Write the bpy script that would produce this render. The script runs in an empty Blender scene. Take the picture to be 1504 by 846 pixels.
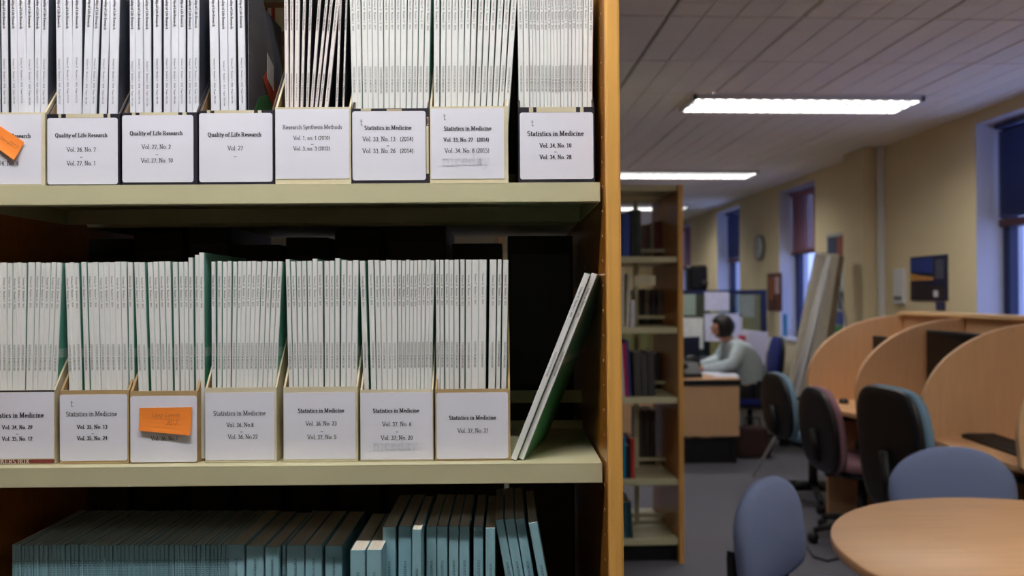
import bpy, bmesh, math, random
from mathutils import Matrix, Vector
random.seed(7)
PI = math.pi
C = bpy.context.scene.collection

# ------------------------------------------------------------------ camera, world, lights, exposure
FPX = 1170.0                                   # focal length in pixels of the 1504 wide frame
EYE = Vector((0, 0, 1.38))
CAMM = (Matrix.Translation(EYE) @ Matrix.Rotation(math.radians(-2.2), 4, 'Z')
        @ Matrix.Rotation(math.radians(90.49), 4, 'X') @ Matrix.Rotation(math.radians(-0.14), 4, 'Z'))
cam = bpy.data.cameras.new('camera')
cam.sensor_width = 36.0
cam.lens = 36.0 * FPX / 1504.0
cam.dof.use_dof = True
cam.dof.focus_distance = 1.03
cam.dof.aperture_fstop = 4.6
cam.clip_start = 0.02
camo = bpy.data.objects.new('camera', cam)
C.objects.link(camo)
camo.matrix_world = CAMM
bpy.context.scene.camera = camo

world = bpy.data.worlds.new('dusk_sky')
bpy.context.scene.world = world
world.use_nodes = True
bg = world.node_tree.nodes['Background']
bg.inputs[0].default_value = (0.36, 0.44, 0.92, 1)
bg.inputs[1].default_value = 1.25

vs = bpy.context.scene.view_settings
vs.view_transform = 'Standard'
vs.look = 'None'
vs.gamma = 1.0
vs.use_curve_mapping = False
vs.exposure = 0.95
BATTEN = 77.0                                 # the bare tube over the aisle
LAMP = 11.0                                    # emission strength of the fluorescent diffusers

# ------------------------------------------------------------------ frames of reference
# the front bookcase stands very slightly askew to the room
FM = (Matrix.Translation(EYE) @ Matrix.Rotation(math.radians(-1.8), 4, 'Z') @ Matrix.Rotation(-0.0046, 4, 'Y'))
FI = FM.inverted()
M3 = CAMM.to_3x3()
def ray(px, py):
    return (M3 @ Vector(((px - 752) / FPX, (423 - py) / FPX, -1))).normalized()
def atY(px, py, Y):                            # room point at depth Y
    d = ray(px, py); return EYE + d * (Y / d.y)
def atX(px, py, X):
    d = ray(px, py); return EYE + d * (X / d.x)
def atZ(px, py, z):
    d = ray(px, py); return EYE + d * ((z - EYE.z) / d.z)
def fr(px, py, Y):                             # point in the front bookcase's own frame at its depth Y (z relative to EYE)
    d = FI.to_3x3() @ ray(px, py); return d * (Y / d.y)

# ------------------------------------------------------------------ materials
def lin(c):
    return tuple(((v / 255.0) / 12.92 if v <= 10 else ((v / 255.0 + .055) / 1.055) ** 2.4) for v in c)
MATS = {}
def mat(name, rgb, rough=.6, var=.06, scale=40, bump=0.0, stretch=None, metal=0.0, coat=0.0, spec=.5, rgb2=None):
    if name in MATS: return MATS[name]
    m = bpy.data.materials.new(name); m.use_nodes = True
    nt = m.node_tree; b = nt.nodes['Principled BSDF']
    c = lin(rgb)
    tc = nt.nodes.new('ShaderNodeTexCoord'); mp = nt.nodes.new('ShaderNodeMapping')
    if stretch: mp.inputs['Scale'].default_value = stretch
    nt.links.new(tc.outputs['Object'], mp.inputs['Vector'])
    n = nt.nodes.new('ShaderNodeTexNoise'); n.inputs['Scale'].default_value = scale; n.inputs['Detail'].default_value = 4
    nt.links.new(mp.outputs[0], n.inputs['Vector'])
    r = nt.nodes.new('ShaderNodeValToRGB')
    r.color_ramp.elements[0].position = .3; r.color_ramp.elements[1].position = .7
    if rgb2:
        r.color_ramp.elements[0].color = (*lin(rgb2), 1); r.color_ramp.elements[1].color = (*c, 1)
    else:
        r.color_ramp.elements[0].color = (*[max(0, v * (1 - var)) for v in c], 1)
        r.color_ramp.elements[1].color = (*[min(1, v * (1 + var)) for v in c], 1)
    nt.links.new(n.outputs['Fac'], r.inputs[0]); nt.links.new(r.outputs[0], b.inputs['Base Color'])
    b.inputs['Roughness'].default_value = rough; b.inputs['Metallic'].default_value = metal
    b.inputs['Specular IOR Level'].default_value = spec
    b.inputs['Coat Weight'].default_value = coat; b.inputs['Coat Roughness'].default_value = .2
    if bump:
        bp = nt.nodes.new('ShaderNodeBump'); bp.inputs['Strength'].default_value = bump; bp.inputs['Distance'].default_value = .002
        nt.links.new(n.outputs['Fac'], bp.inputs['Height']); nt.links.new(bp.outputs[0], b.inputs['Normal'])
    MATS[name] = m; return m
def emis(name, rgb, s):
    m = bpy.data.materials.new(name); m.use_nodes = True
    b = m.node_tree.nodes['Principled BSDF']
    b.inputs['Base Color'].default_value = (.8, .8, .8, 1)
    b.inputs['Emission Color'].default_value = (*rgb, 1); b.inputs['Emission Strength'].default_value = s
    MATS[name] = m; return m
def glass(name, rgb):
    m = bpy.data.materials.new(name); m.use_nodes = True
    nt = m.node_tree
    for n in list(nt.nodes): nt.nodes.remove(n)
    o = nt.nodes.new('ShaderNodeOutputMaterial'); t = nt.nodes.new('ShaderNodeBsdfTransparent'); g = nt.nodes.new('ShaderNodeBsdfGlossy')
    t.inputs[0].default_value = (*rgb, 1); g.inputs['Roughness'].default_value = .05
    mx = nt.nodes.new('ShaderNodeMixShader'); mx.inputs[0].default_value = .07
    nt.links.new(t.outputs[0], mx.inputs[1]); nt.links.new(g.outputs[0], mx.inputs[2])
    nt.links.new(mx.outputs[0], o.inputs[0]); MATS[name] = m; return m

def cover_mat():                               # green journal cover: teal field, dotted band, leaf-green foot (flat print)
    m = bpy.data.materials.new('green_cover'); m.use_nodes = True
    nt = m.node_tree; b = nt.nodes['Principled BSDF']
    tc = nt.nodes.new('ShaderNodeTexCoord'); sp = nt.nodes.new('ShaderNodeSeparateXYZ'); nt.links.new(tc.outputs['Object'], sp.inputs[0])
    r = nt.nodes.new('ShaderNodeValToRGB'); r.color_ramp.interpolation = 'LINEAR'
    mr = nt.nodes.new('ShaderNodeMapRange'); mr.inputs['From Max'].default_value = .25
    nt.links.new(sp.outputs['Z'], mr.inputs['Value']); nt.links.new(mr.outputs[0], r.inputs[0])
    e = r.color_ramp.elements
    e[0].position = 0; e[0].color = (*lin((84, 176, 120)), 1)
    e[1].position = 1; e[1].color = (*lin((130, 186, 174)), 1)
    a = e.new(.40); a.color = (*lin((60, 150, 108)), 1)
    a = e.new(.50); a.color = (*lin((84, 160, 142)), 1)
    w = nt.nodes.new('ShaderNodeTexChecker'); w.inputs['Scale'].default_value = 500
    w.inputs['Color1'].default_value = (1, 1, 1, 1); w.inputs['Color2'].default_value = (0, 0, 0, 1)
    nt.links.new(tc.outputs['Object'], w.inputs['Vector'])
    g1 = nt.nodes.new('ShaderNodeMath'); g1.operation = 'COMPARE'; g1.inputs[1].default_value = .137; g1.inputs[2].default_value = .006
    nt.links.new(sp.outputs['Z'], g1.inputs[0])
    g2 = nt.nodes.new('ShaderNodeMath'); g2.operation = 'MULTIPLY'
    nt.links.new(g1.outputs[0], g2.inputs[0]); nt.links.new(w.outputs['Fac'], g2.inputs[1])
    mx = nt.nodes.new('ShaderNodeMix'); mx.data_type = 'RGBA'
    nt.links.new(g2.outputs[0], mx.inputs['Factor']); nt.links.new(r.outputs[0], mx.inputs['A']); mx.inputs['B'].default_value = (.7, .8, .75, 1)
    nt.links.new(mx.outputs['Result'], b.inputs['Base Color']); b.inputs['Roughness'].default_value = .35
    MATS['green_cover'] = m; return m

spine_w = mat('spine_white', (236, 237, 236), .5, .03, 30)
spine_l = mat('spine_lavender_white', (228, 230, 240), .5, .03, 30)
spine_p = mat('spine_pink_white', (236, 228, 226), .5, .03, 30)
teal_c = mat('teal_cover', (146, 190, 202), .5, .06, 30)
green_c = cover_mat()
grey_c = mat('grey_blue_cover', (92, 96, 112), .4, .25, 9, rgb2=(50, 52, 62))
purp_c = mat('purple_cover', (40, 28, 62), .4, .1, 20, rgb2=(28, 40, 30))
pages = mat('page_paper', (222, 212, 196), .8, .12, 900, stretch=(1, .01, .01))
ink = mat('print_ink', (92, 88, 88), .7, .02)
ink_d = mat('label_ink', (52, 50, 60), .7, .02)
ink_b = mat('biro_ink', (70, 50, 60), .7, .02)
ghost = mat('faint_print', (225, 226, 240), .7, .02)
ink_t = mat('teal_print_ink', (30, 58, 72), .7, .02)
paper = mat('label_paper', (233, 233, 246), .55, .02, 12)
kraft = mat('kraft_board', (176, 148, 104), .8, .08, 60)
kraft_d = mat('kraft_inside', (150, 122, 82), .85, .1, 60)
cream_b = mat('cream_board', (222, 214, 188), .7, .05, 30, rgb2=(204, 192, 160))
black_b = mat('black_board', (28, 26, 40), .45, .1, 30)
maroon = mat('maroon_band', (112, 44, 40), .6, .1, 40)
orange = mat('orange_note', (250, 140, 48), .7, .02, 10)
shelf_m = mat('cream_shelf_enamel', (201, 196, 160), .42, .03, 6)
wood_e = mat('orange_wood_edge', (226, 170, 88), .4, .08, 10, stretch=(12, 12, .6), coat=.1)
wood_s = mat('orange_wood_face', (176, 112, 40), .3, .10, 10, stretch=(10, 10, .5), coat=.45)
beech = mat('beech_laminate', (212, 170, 128), .45, .05, 8, stretch=(8, 8, .6))
beech_t = mat('beech_worktop', (220, 172, 126), .38, .06, 5, stretch=(1, 9, 1))
beech_e = mat('beech_edge', (222, 182, 132), .45, .05, 8)
carpet = mat('blue_grey_carpet', (122, 121, 130), .95, .14, 220, bump=.6, rgb2=(96, 95, 104), spec=.1)
wall_m = mat('cream_wall_paint', (226, 210, 170), .85, .02, 3)
reveal = mat('white_reveal_paint', (205, 205, 215), .8, .02, 3)
ceil_m = mat('ceiling_tile_board', (243, 238, 230), .95, .06, 120, bump=.2)
ceil_b = mat('ceiling_grid_dark', (80, 74, 68), .9, .03)
white_p = mat('white_enamel', (225, 225, 225), .4, .02)
navy = mat('navy_frame', (22, 30, 70), .45, .05)
rail_r = mat('dark_red_rail', (70, 40, 42), .5, .05)
pink = mat('mauve_blind', (150, 108, 122), .85, .04, 20)
slat_m = mat('blue_grey_slat', (60, 68, 110), .5, .04)
blackp = mat('black_plastic', (15, 15, 18), .45, .1, 60)
screen_m = mat('dark_screen', (12, 12, 15), .25, .1)
teal_f = mat('teal_chair_fabric', (108, 138, 160), .95, .06, 300, bump=.3)
maroon_f = mat('plum_chair_fabric', (136, 98, 108), .95, .06, 300, bump=.3)
blue_f = mat('slate_blue_fabric', (112, 124, 160), .95, .05, 300, bump=.3)
royal_f = mat('royal_blue_fabric', (28, 38, 110), .95, .05, 300)
grey_bd = mat('grey_display_board', (204, 196, 178), .8, .04, 20)
alu = mat('brushed_aluminium', (206, 204, 200), .6, .04)
skin = mat('skin', (196, 142, 118), .55, .04)
jumper = mat('pale_blue_jumper', (206, 218, 222), .9, .06, 60, rgb2=(178, 194, 202))
trouser = mat('dark_trousers', (26, 26, 34), .9, .05)
hair_m = mat('dark_brown_hair', (24, 17, 16), .6, .2, 90, stretch=(1, 1, .2))
glass_m = glass('clear_glass', (.9, .94, .95))
tube_e = emis('fluorescent_diffuser', (1.0, .975, .93), LAMP)
BC = {}
def col(name, rgb, rough=.55): return mat(name, rgb, rough, .08, 25)

# ------------------------------------------------------------------ mesh building
class MB:
    def __init__(s): s.v = []; s.f = []; s.m = []; s.sm = []
    def add(s, vs_, fs, mi=0, smooth=False):
        o = len(s.v); s.v += [tuple(v) for v in vs_]
        for f in fs: s.f.append(tuple(i + o for i in f)); s.m.append(mi); s.sm.append(smooth)
    def box(s, x0, x1, y0, y1, z0, z1, mi=0, M=None):
        p = [Vector((x, y, z)) for z in (z0, z1) for x, y in ((x0, y0), (x1, y0), (x1, y1), (x0, y1))]
        if M: p = [M @ q for q in p]
        s.add(p, [(0, 3, 2, 1), (4, 5, 6, 7), (0, 1, 5, 4), (1, 2, 6, 5), (2, 3, 7, 6), (3, 0, 4, 7)], mi); return s
    def prism(s, poly, t, axis='y', o=0.0, mi=0, M=None, smooth=False):   # poly (a,b) extruded by t along axis, starting at o
        n = len(poly)
        def mk(a, b, c): return Vector({'y': (a, c, b), 'x': (c, a, b), 'z': (a, b, c)}[axis])
        p = [mk(a, b, o) for a, b in poly] + [mk(a, b, o + t) for a, b in poly]
        if M: p = [M @ q for q in p]
        k = len(s.v)
        s.add(p, [tuple(range(n)), tuple(range(2 * n - 1, n - 1, -1))], mi)
        s.v = s.v[:k]; s.v += [tuple(q) for q in p]
        for i in range(n):
            j = (i + 1) % n; s.f.append((k + i, k + n + i, k + n + j, k + j)); s.m.append(mi); s.sm.append(smooth)
        return s
    def tube(s, pts, r, n=8, mi=0, close=False):
        pts = [Vector(p) for p in pts]; rings = []
        rs = r if isinstance(r, (list, tuple)) else [r] * len(pts)
        for i, p in enumerate(pts):
            a = pts[max(0, i - 1)]; b = pts[min(len(pts) - 1, i + 1)]
            d = (b - a).normalized(); up = Vector((0, 0, 1)) if abs(d.z) < .9 else Vector((0, 1, 0))
            u = d.cross(up).normalized(); w = d.cross(u)
            rings.append([p + (u * math.cos(2 * PI * k / n) + w * math.sin(2 * PI * k / n)) * rs[i] for k in range(n)])
        vv = [q for g in rings for q in g]; ff = []
        for i in range(len(pts) - 1):
            for k in range(n):
                k2 = (k + 1) % n; ff.append((i * n + k, i * n + k2, (i + 1) * n + k2, (i + 1) * n + k))
        ff += [tuple(range(n - 1, -1, -1)), tuple((len(pts) - 1) * n + k for k in range(n))]
        s.add(vv, ff, mi, True); return s
    def lathe(s, prof, n=24, c=(0, 0, 0), mi=0, M=None):
        vv = []; ff = []
        for r, z in prof:
            for k in range(n): vv.append(Vector((c[0] + r * math.cos(2 * PI * k / n), c[1] + r * math.sin(2 * PI * k / n), c[2] + z)))
        if M: vv = [M @ q for q in vv]
        for i in range(len(prof) - 1):
            for k in range(n):
                k2 = (k + 1) % n; ff.append((i * n + k, i * n + k2, (i + 1) * n + k2, (i + 1) * n + k))
        ff += [tuple(range(n - 1, -1, -1)), tuple((len(prof) - 1) * n + k for k in range(n))]
        s.add(vv, ff, mi, True); return s
    def mesh(s, name, mats):
        me = bpy.data.meshes.new(name); me.from_pydata(s.v, [], s.f)
        for m in (mats if isinstance(mats, (list, tuple)) else [mats]): me.materials.append(m)
        for p, mi, sm in zip(me.polygons, s.m, s.sm): p.material_index = mi; p.use_smooth = sm
        bm = bmesh.new(); bm.from_mesh(me); bmesh.ops.recalc_face_normals(bm, faces=bm.faces); bm.to_mesh(me); bm.free()
        me.update(); return me
    def build(s, name, mats, parent=None, M=None, bevel=0, seg=2):
        o = link(name, s.mesh(name, mats), parent, M)
        if bevel:
            b = o.modifiers.new('bevel', 'BEVEL'); b.width = bevel; b.segments = seg; b.limit_method = 'ANGLE'; b.angle_limit = .6
        return o
def link(name, me, parent=None, M=None):
    o = bpy.data.objects.new(name, me); C.objects.link(o)
    if M is not None: o.matrix_local = M
    if parent: o.parent = parent
    return o
def T(*a): return Matrix.Translation(Vector(a))
def RZ(a): return Matrix.Rotation(a, 4, 'Z')
def RX(a): return Matrix.Rotation(a, 4, 'X')
def RY(a): return Matrix.Rotation(a, 4, 'Y')
def tag(o, label, cat, group=None):
    o['label'] = label; o['category'] = cat
    if group: o['group'] = group
    return o
def thing(name, label, cat, M=None, group=None):
    o = bpy.data.objects.new(name, None); C.objects.link(o); o.empty_display_size = .05
    if M is not None: o.matrix_world = M
    return tag(o, label, cat, group)
def struct(o): o['kind'] = 'structure'; return o
def rrect(x0, x1, z0, z1, r, n=4, rb=None):
    P = []; rb = r if rb is None else rb
    for cx, cz, a0, q in ((x1 - rb, z0 + rb, -90, rb), (x1 - r, z1 - r, 0, r), (x0 + r, z1 - r, 90, r), (x0 + rb, z0 + rb, 180, rb)):
        for k in range(n + 1):
            a = math.radians(a0 + 90 * k / n); P.append((cx + q * math.cos(a), cz + q * math.sin(a)))
    return P
ORD = ['first', 'second', 'third', 'fourth', 'fifth', 'sixth', 'seventh', 'eighth', 'ninth', 'tenth', 'eleventh', 'twelfth', 'thirteenth',
       'fourteenth', 'fifteenth', 'sixteenth', 'seventeenth', 'eighteenth', 'nineteenth', 'twentieth']
def ordn(i):
    if i < 20: return ORD[i]
    n = i + 1; return str(n) + {1: 'st', 2: 'nd', 3: 'rd'}.get(n % 10 if n % 100 not in (11, 12, 13) else 0, 'th')

# ------------------------------------------------------------------ broad-nib serif lettering (flat print)
def arc(cx, cy, rx, ry, a0, a1, n=7):
    return [(cx + rx * math.cos(math.radians(a0 + (a1 - a0) * k / n)), cy + ry * math.sin(math.radians(a0 + (a1 - a0) * k / n))) for k in range(n + 1)]
X = .64
def ob(cx, r=.24): return arc(cx, X / 2, r, X / 2 - .03, 0, 360, 10)
G = {   # char: (advance, [polylines], [serif centres])
 'A': (.80, [[(.08, 0), (.4, 1), (.72, 0)], [(.2, .36), (.6, .36)]], [(.08, 0), (.72, 0)]),
 'B': (.72, [[(.14, 0), (.14, 1)], [(.14, 1)] + arc(.36, .76, .22, .23, 90, -90, 5) + [(.14, .53)], [(.36, .53)] + arc(.38, .27, .25, .26, 90, -90, 5) + [(.14, .01)]], [(.14, 0), (.14, 1)]),
 'C': (.78, [arc(.42, .5, .33, .48, 45, 315, 10)], []),
 'D': (.82, [[(.14, 0), (.14, 1)], [(.14, .99)] + arc(.34, .5, .36, .48, 90, -90, 7) + [(.14, .01)]], [(.14, 0), (.14, 1)]),
 'E': (.70, [[(.14, 0), (.14, 1)], [(.14, .98), (.6, .98), (.6, .84)], [(.14, .52), (.46, .52)], [(.14, .02), (.6, .02), (.62, .2)]], [(.14, 0), (.14, 1)]),
 'G': (.82, [arc(.42, .5, .33, .48, 45, 330, 10), [(.72, .05), (.72, .42)]], [(.68, .42)]),
 'I': (.38, [[(.19, 0), (.19, 1)]], [(.19, 0), (.19, 1)]),
 'K': (.80, [[(.14, 0), (.14, 1)], [(.14, .42), (.64, 1)], [(.32, .6), (.7, 0)]], [(.14, 0), (.14, 1), (.68, 0), (.62, 1)]),
 'L': (.68, [[(.16, 0), (.16, 1)], [(.16, .02), (.6, .02), (.62, .22)]], [(.16, 0), (.16, 1)]),
 'M': (1.0, [[(.16, 0), (.16, 1), (.5, .1), (.84, 1), (.84, 0)]], [(.16, 0), (.84, 0), (.14, 1), (.86, 1)]),
 'N': (.82, [[(.15, 0), (.15, 1), (.67, .02), (.67, 1)]], [(.15, 0), (.12, 1), (.67, 1)]),
 'O': (.82, [arc(.41, .5, .32, .48, 0, 360, 12)], []),
 'P': (.68, [[(.14, 0), (.14, 1)], [(.14, .98)] + arc(.36, .74, .22, .24, 90, -90, 5) + [(.14, .5)]], [(.14, 0), (.14, 1)]),
 'Q': (.84, [arc(.42, .5, .32, .48, 0, 360, 12), [(.44, .04), (.6, -.16), (.76, -.18)]], []),
 'R': (.78, [[(.14, 0), (.14, 1)], [(.14, .98)] + arc(.36, .74, .22, .24, 90, -90, 5) + [(.14, .5)], [(.36, .5), (.66, .02)]], [(.14, 0), (.14, 1), (.68, 0)]),
 'S': (.62, [arc(.31, .74, .2, .24, 40, 230, 6) + arc(.31, .25, .22, .25, 70, -140, 7)], []),
 'T': (.72, [[(.36, 0), (.36, 1)], [(.08, .8), (.08, .98), (.64, .98), (.64, .8)]], [(.36, 0)]),
 'V': (.80, [[(.08, 1), (.4, 0), (.72, 1)]], [(.08, 1), (.72, 1)]),
 'X': (.80, [[(.1, 1), (.7, 0)], [(.7, 1), (.1, 0)]], [(.1, 0), (.7, 0), (.1, 1), (.7, 1)]),
 'a': (.56, [arc(.26, .47, .16, .16, 140, 0, 4) + [(.42, .06), (.5, .03)], arc(.25, .19, .16, .17, 60, 330, 6) + [(.42, .2)]], []),
 'b': (.62, [[(.14, 0), (.14, 1)], arc(.32, .3, .2, .29, 140, -140, 7)], [(.1, 1)]),
 'c': (.54, [arc(.3, .31, .21, .29, 50, 310, 8)], []),
 'd': (.62, [[(.48, 0), (.48, 1)], arc(.3, .3, .2, .29, 40, 320, 7)], [(.44, 1), (.52, 0)]),
 'e': (.54, [[(.1, .36), (.46, .36)] + arc(.28, .34, .19, .28, 5, 315, 9)], []),
 'f': (.42, [[(.18, 0), (.18, .8)] + arc(.3, .82, .12, .16, 170, 40, 3), [(.04, .62), (.36, .62)]], [(.18, 0)]),
 'g': (.58, [arc(.27, .42, .17, .2, 0, 360, 8), [(.2, .2), (.4, .06)], arc(.27, -.1, .2, .14, 0, 360, 8)], []),
 'h': (.62, [[(.14, 0), (.14, 1)], arc(.31, .4, .17, .21, 160, 0, 5) + [(.48, 0)]], [(.14, 0), (.1, 1), (.48, 0)]),
 'i': (.34, [[(.17, 0), (.17, .62)], [(.15, .88), (.19, .88)]], [(.17, 0), (.12, .62)]),
 'l': (.34, [[(.17, 0), (.17, 1)]], [(.17, 0), (.12, 1)]),
 'm': (.92, [[(.14, 0), (.14, .62)], arc(.3, .4, .16, .21, 160, 0, 5) + [(.46, 0)], arc(.62, .4, .16, .21, 160, 0, 5) + [(.78, 0)]], [(.14, 0), (.1, .62), (.46, 0), (.78, 0)]),
 'n': (.62, [[(.14, 0), (.14, .62)], arc(.31, .4, .17, .21, 160, 0, 5) + [(.48, 0)]], [(.14, 0), (.1, .62), (.48, 0)]),
 'o': (.60, [ob(.3)], []),
 'p': (.62, [[(.14, -.3), (.14, .62)], arc(.32, .31, .2, .29, 140, -140, 7)], [(.14, -.3), (.1, .62)]),
 'r': (.46, [[(.14, 0), (.14, .62)], arc(.3, .42, .16, .18, 160, 50, 3)], [(.14, 0), (.1, .62)]),
 's': (.46, [arc(.23, .47, .14, .15, 40, 230, 5) + arc(.23, .16, .15, .16, 70, -140, 5)], []),
 't': (.38, [[(.16, .86), (.16, .14), (.24, .02), (.34, .06)], [(.03, .62), (.32, .62)]], []),
 'u': (.62, [[(.14, .62), (.14, .22)] + arc(.3, .2, .16, .18, 190, 350, 4) + [(.48, .62)], [(.48, .62), (.48, 0)]], [(.1, .62), (.44, .62), (.52, 0)]),
 'v': (.56, [[(.06, .62), (.28, 0), (.5, .62)]], [(.06, .62), (.5, .62)]),
 'w': (.82, [[(.06, .62), (.24, 0), (.42, .6), (.58, 0), (.76, .62)]], []),
 'y': (.56, [[(.06, .62), (.28, .04)], [(.5, .62), (.28, .0), (.18, -.26), (.06, -.28)]], [(.06, .62), (.5, .62)]),
 '0': (.56, [arc(.28, .48, .2, .46, 0, 360, 10)], []),
 '1': (.56, [[(.14, .78), (.3, .94), (.3, 0)]], [(.3, 0)]),
 '2': (.56, [arc(.27, .7, .18, .24, 160, -30, 5) + [(.08, .04), (.48, .04)]], []),
 '3': (.56, [arc(.26, .72, .17, .22, 150, -80, 5) + arc(.26, .25, .2, .25, 80, -150, 6)], []),
 '4': (.56, [[(.38, 0), (.38, .94), (.06, .3), (.52, .3)]], []),
 '5': (.56, [[(.46, .94), (.16, .94), (.14, .56)] + arc(.24, .28, .21, .28, 80, -150, 6)], []),
 '6': (.56, [arc(.28, .28, .2, .27, 0, 360, 8), [(.08, .3), (.16, .66), (.44, .94)]], []),
 '7': (.56, [[(.08, .82), (.1, .92), (.48, .92), (.2, 0)]], []),
 '8': (.56, [arc(.28, .7, .16, .22, 0, 360, 8), arc(.28, .24, .2, .25, 0, 360, 8)], []),
 '9': (.56, [arc(.28, .64, .2, .28, 0, 360, 8), [(.48, .62), (.4, .25), (.12, 0)]], []),
 '.': (.28, [[(.12, .04), (.15, .04)]], []), ',': (.28, [[(.14, .05), (.12, -.1)]], []),
 '-': (.38, [[(.06, .32), (.32, .32)]], []), '(': (.36, [arc(.4, .4, .26, .6, 125, 235, 5)], []),
 ')': (.36, [arc(-.04, .4, .26, .6, -55, 55, 5)], []), ' ': (.3, [], [])}
def text_polys(s, bold=False, serif=True, nib=None):
    nw, nh = nib or ((.19, .09) if bold else (.12, .075)); P = []; x = 0
    for ch in s:
        adv, lines, ser = G.get(ch, G[' '])
        segs = []
        for l in lines: segs += list(zip(l[:-1], l[1:]))
        if serif: segs += [((sx - (.10 if ch.isupper() else .065), min(max(sy, .02), .98) if sy >= 0 else sy), (sx + (.10 if ch.isupper() else .065), min(max(sy, .02), .98) if sy >= 0 else sy)) for sx, sy in ser]
        for (ax, ay), (bx, by) in segs:
            if ax > bx: ax, ay, bx, by = bx, by, ax, ay
            w, h = nw / 2, nh / 2
            if by >= ay: q = [(ax - w, ay - h), (ax + w, ay - h), (bx + w, by - h), (bx + w, by + h), (bx - w, by + h), (ax - w, ay + h)]
            else: q = [(ax - w, ay - h), (bx - w, by - h), (bx + w, by - h), (bx + w, by + h), (ax + w, ay + h), (ax - w, ay + h)]
            P.append([(x + u, v) for u, v in q])
        x += adv * (1.1 if bold else 1.05)
    return P, x
def lay(mb, s, org, du, dv, width=None, height=None, bold=False, serif=True, centre=True, mi=0, nib=None, slant=0.0):
    P, adv = text_polys(s, bold, serif, nib)
    k = width / adv if width else height
    org = Vector(org); du = Vector(du); dv = Vector(dv)
    if centre: org = org - du * (adv * k / 2) - dv * (k * .45)
    for q in P: mb.add([org + du * ((u + slant * v) * k) + dv * (v * k) for u, v in q], [tuple(range(len(q)))], mi)

# ------------------------------------------------------------------ room shell
CEIL = 2.50; WX = 3.05
o = struct(MB().box(-6, WX, -4, 14.5, -.1, 0).build('floor', carpet))
ceiling = struct(MB().box(-6.3, WX + .4, -4.3, 14.8, CEIL + .012, CEIL + .12).build('ceiling', ceil_b))
TX, TY = .545, .605
def tile_mb(ox=0, oy=0, mb=None, sub=4):
    mb = mb or MB(); g = .009; w = (TX - g) / sub; h = (TY - g) / sub
    for i in range(sub):
        for j in range(sub):
            mb.box(ox + g / 2 + i * w + .0045, ox + g / 2 + (i + 1) * w - .0045, oy + g / 2 + j * h + .0016, oy + g / 2 + (j + 1) * h - .0016, CEIL, CEIL + .006)
    mb.box(ox + g / 2, ox + TX - g / 2, oy + g / 2, oy + TY - g / 2, CEIL + .006, CEIL + .0125)
    return mb
tme = tile_mb().mesh('ceiling_tile', ceil_m)
for r in range(-3, 16):
    for c in range(-2, 4):
        x = .756 + c * TX; y = 3.17 + r * TY
        if x / (y + TY) < .1 or x + TX > WX + .01: continue
        link('ceiling_tile', tme, ceiling, T(x, y, 0))
far = MB()
for r in range(-14, 20):
    for c in range(-13, 4):
        x = .756 + c * TX; y = 3.17 + r * TY
        if x + TX > WX + .01 or y + TY > 14.5 or y < -4 or x < -6: continue
        if -3 <= r < 16 and c >= -2 and x / (y + TY) >= .1: continue
        tile_mb(x, y, far, 1)
fo = far.build('distant_ceiling_tiles', ceil_m, ceiling); fo['kind'] = 'stuff'
edge = MB().box(.756 + 4 * TX, WX, -4, 14.5, CEIL, CEIL + .012).build('ceiling_margin', ceil_m, ceiling)

WIN = [(3.2, 4.8), (7.17, 8.05), (9.3, 10.2), (11.5, 12.4)]
ZS, ZT = .92, 2.43
w = MB(); prev = -4.0
for a, b in WIN:
    w.box(WX, WX + .3, prev, a, 0, CEIL); w.box(WX, WX + .3, a, b, 0, ZS); w.box(WX, WX + .3, a, b, ZT, CEIL); prev = b
w.box(WX, WX + .3, prev, 14.5, 0, CEIL)
wall_r = struct(w.build('wall_right', wall_m))
struct(MB().box(-6, WX + .3, 14.5, 14.7, 0, CEIL).build('wall_back', wall_m))
struct(MB().box(-6.2, -6, -4, 14.7, 0, CEIL).build('wall_left', wall_m))
struct(MB().box(-6.2, WX + .3, -4.2, -4, 0, CEIL).build('wall_front', wall_m))
MB().box(2.91, WX, 5.97, 6.30, 0, CEIL).build('pilaster', wall_m, wall_r, bevel=.004)
MB().box(WX - .045, WX - .002, 5.90, 5.94, 0, CEIL).build('conduit', white_p, wall_r, bevel=.006)
struct(MB().box(WX - .018, WX, -4, 14.5, 0, .09).build('baseboard_right', white_p))
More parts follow.
